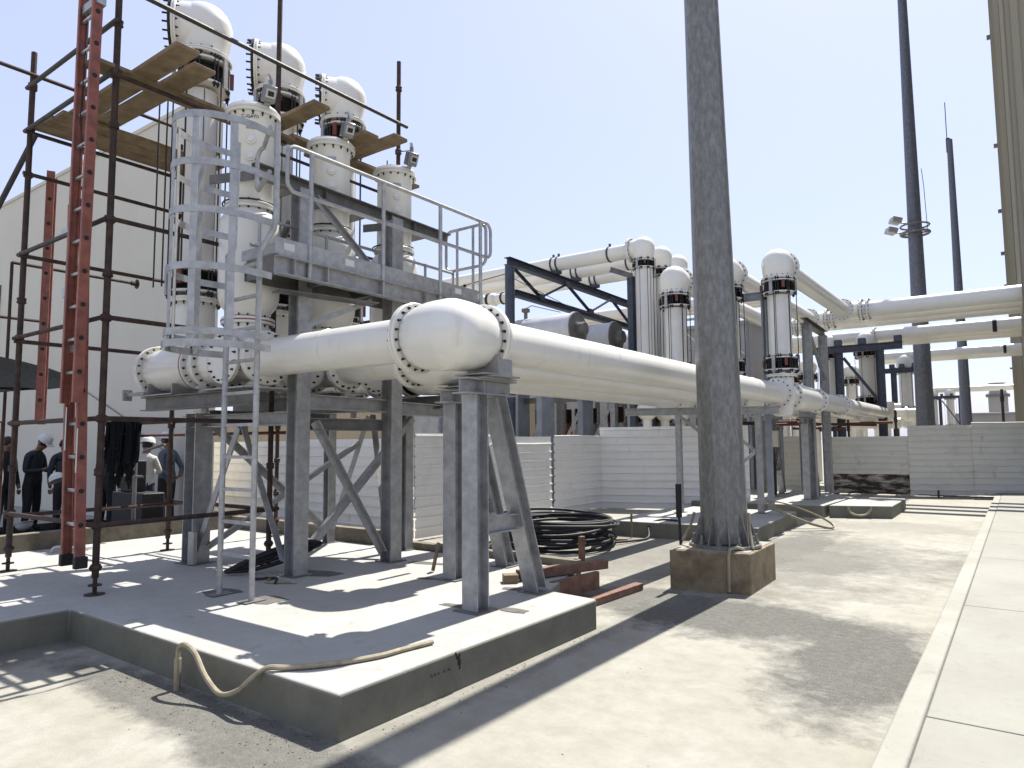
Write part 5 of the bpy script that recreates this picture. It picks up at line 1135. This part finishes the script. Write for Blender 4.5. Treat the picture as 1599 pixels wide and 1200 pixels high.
    mb.bar(hc+fw*.100-upv*.068+V((-.02, 0, 0)), hc+fw*.100-upv*.068+V((.02, 0, 0)), .006, .006); local(mb, 'eyes_and_mouth', 'hairm')
    if hat:
        c = hc+upv*.045; mb = MB(); mb.lathe(c-upv*.01, upv, [(0, .132), (.012, .130)]+[(.015+q[0], q[1]) for q in [(0, .122), (.04, .118), (.08, .10), (.105, .07), (.12, .03), (.123, .002)]], 22); mb.bar(c+fw*.10-upv*.004, c+fw*.175-upv*.02, .16, .008); mb.bar(c-fw*.09+upv*.105, c+fw*.09+upv*.105, .03, .03)
        local(mb, 'hard_hat', 'hat')
    if arms == 'phone':
        mb = MB(); h = (hands[0]+hands[1])/2; mb.bar(h+V((0, .05, .03)), h+V((0, .11, .13)), .08, .012); local(mb, 'held_phone', 'black')
    return t
D = math.radians
person('person at the left edge in dark clothes, cut off by the frame', -14.95, 4.85, D(-60), shirt='blackcloth', arms='down', hat=False)
person('person in dark clothes and white hard hat looking down at a phone', -14.97, 5.30, D(-60), shirt='navycloth', arms='phone', head=1.3, lean=.08)
person('person in navy clothes bending behind the red ladder', -14.35, 5.62, D(75), shirt='navycloth', arms='down', lean=.35, hat=False)
person('person in dark clothes behind the hanging harnesses, back turned', -13.9, 6.15, D(20), shirt='blackcloth', arms='down', hat=False, H=1.68)
person('person in cream shirt and white hard hat seen from behind', -12.85, 6.33, D(40), shirt='whitecloth', trousers='navycloth', arms='fold', H=1.66, head=.6)
person('person in grey blue shirt and white hard hat leaning against the cream wall', -13.30, 6.98, D(110), shirt='bluecloth', arms='back', H=1.76)
def hardhat(p, label, up=V((0, 0, 1))):
    mb = MB(); mb.lathe(p, up, [(0, .145), (.012, .14), (.014, .13), (.06, .125), (.10, .10), (.13, .06), (.14, .002)], 20); s = up.cross(V((0, 1, .2))).normalized(); mb.bar(V(p)+s*.11, V(p)+s*.19, .16, .008, up=up)
    tag(mb.build('hard_hat', 'hat'), label, 'hard hat', 'loose white hard hats')
hardhat((-13.85, 5.30, .98), 'white hard hat held low beside the bending person', V((-.35, -.25, .9)).normalized())
hardhat((-13.7, 4.76, .30), 'white hard hat lying upside down on dark sheeting', V((.2, .1, -1)).normalized())
mb = MB(); mb.path(smooth([(-12.7, 4.0, 1.5), (-12.75, 3.98, 1.1), (-12.7, 4.0, .85), (-12.62, 4.02, 1.1), (-12.7, 4.0, 1.5)]), .06, 8); tag(mb.build('rolled_bag', 'beige'), 'pale rolled bag hanging from the barrier at left', 'bag')
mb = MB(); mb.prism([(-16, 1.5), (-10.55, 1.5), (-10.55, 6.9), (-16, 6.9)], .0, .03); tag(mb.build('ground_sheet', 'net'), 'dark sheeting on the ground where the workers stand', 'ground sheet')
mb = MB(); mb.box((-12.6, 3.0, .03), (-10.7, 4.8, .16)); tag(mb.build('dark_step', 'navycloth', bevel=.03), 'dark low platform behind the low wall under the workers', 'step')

text('C-GAT0', V((BX+.175, PY[0]-.150, 5.02)), Matrix.Rotation(math.radians(48), 4, 'Z').to_quaternion() @ Matrix.Rotation(math.radians(90), 4, 'X').to_quaternion(), .05, 'mark', 'marking', [o for o in keep if o.name.startswith('transformer_vessel')][0])
tx = [o for o in keep if o.name.startswith('high_pipe')]
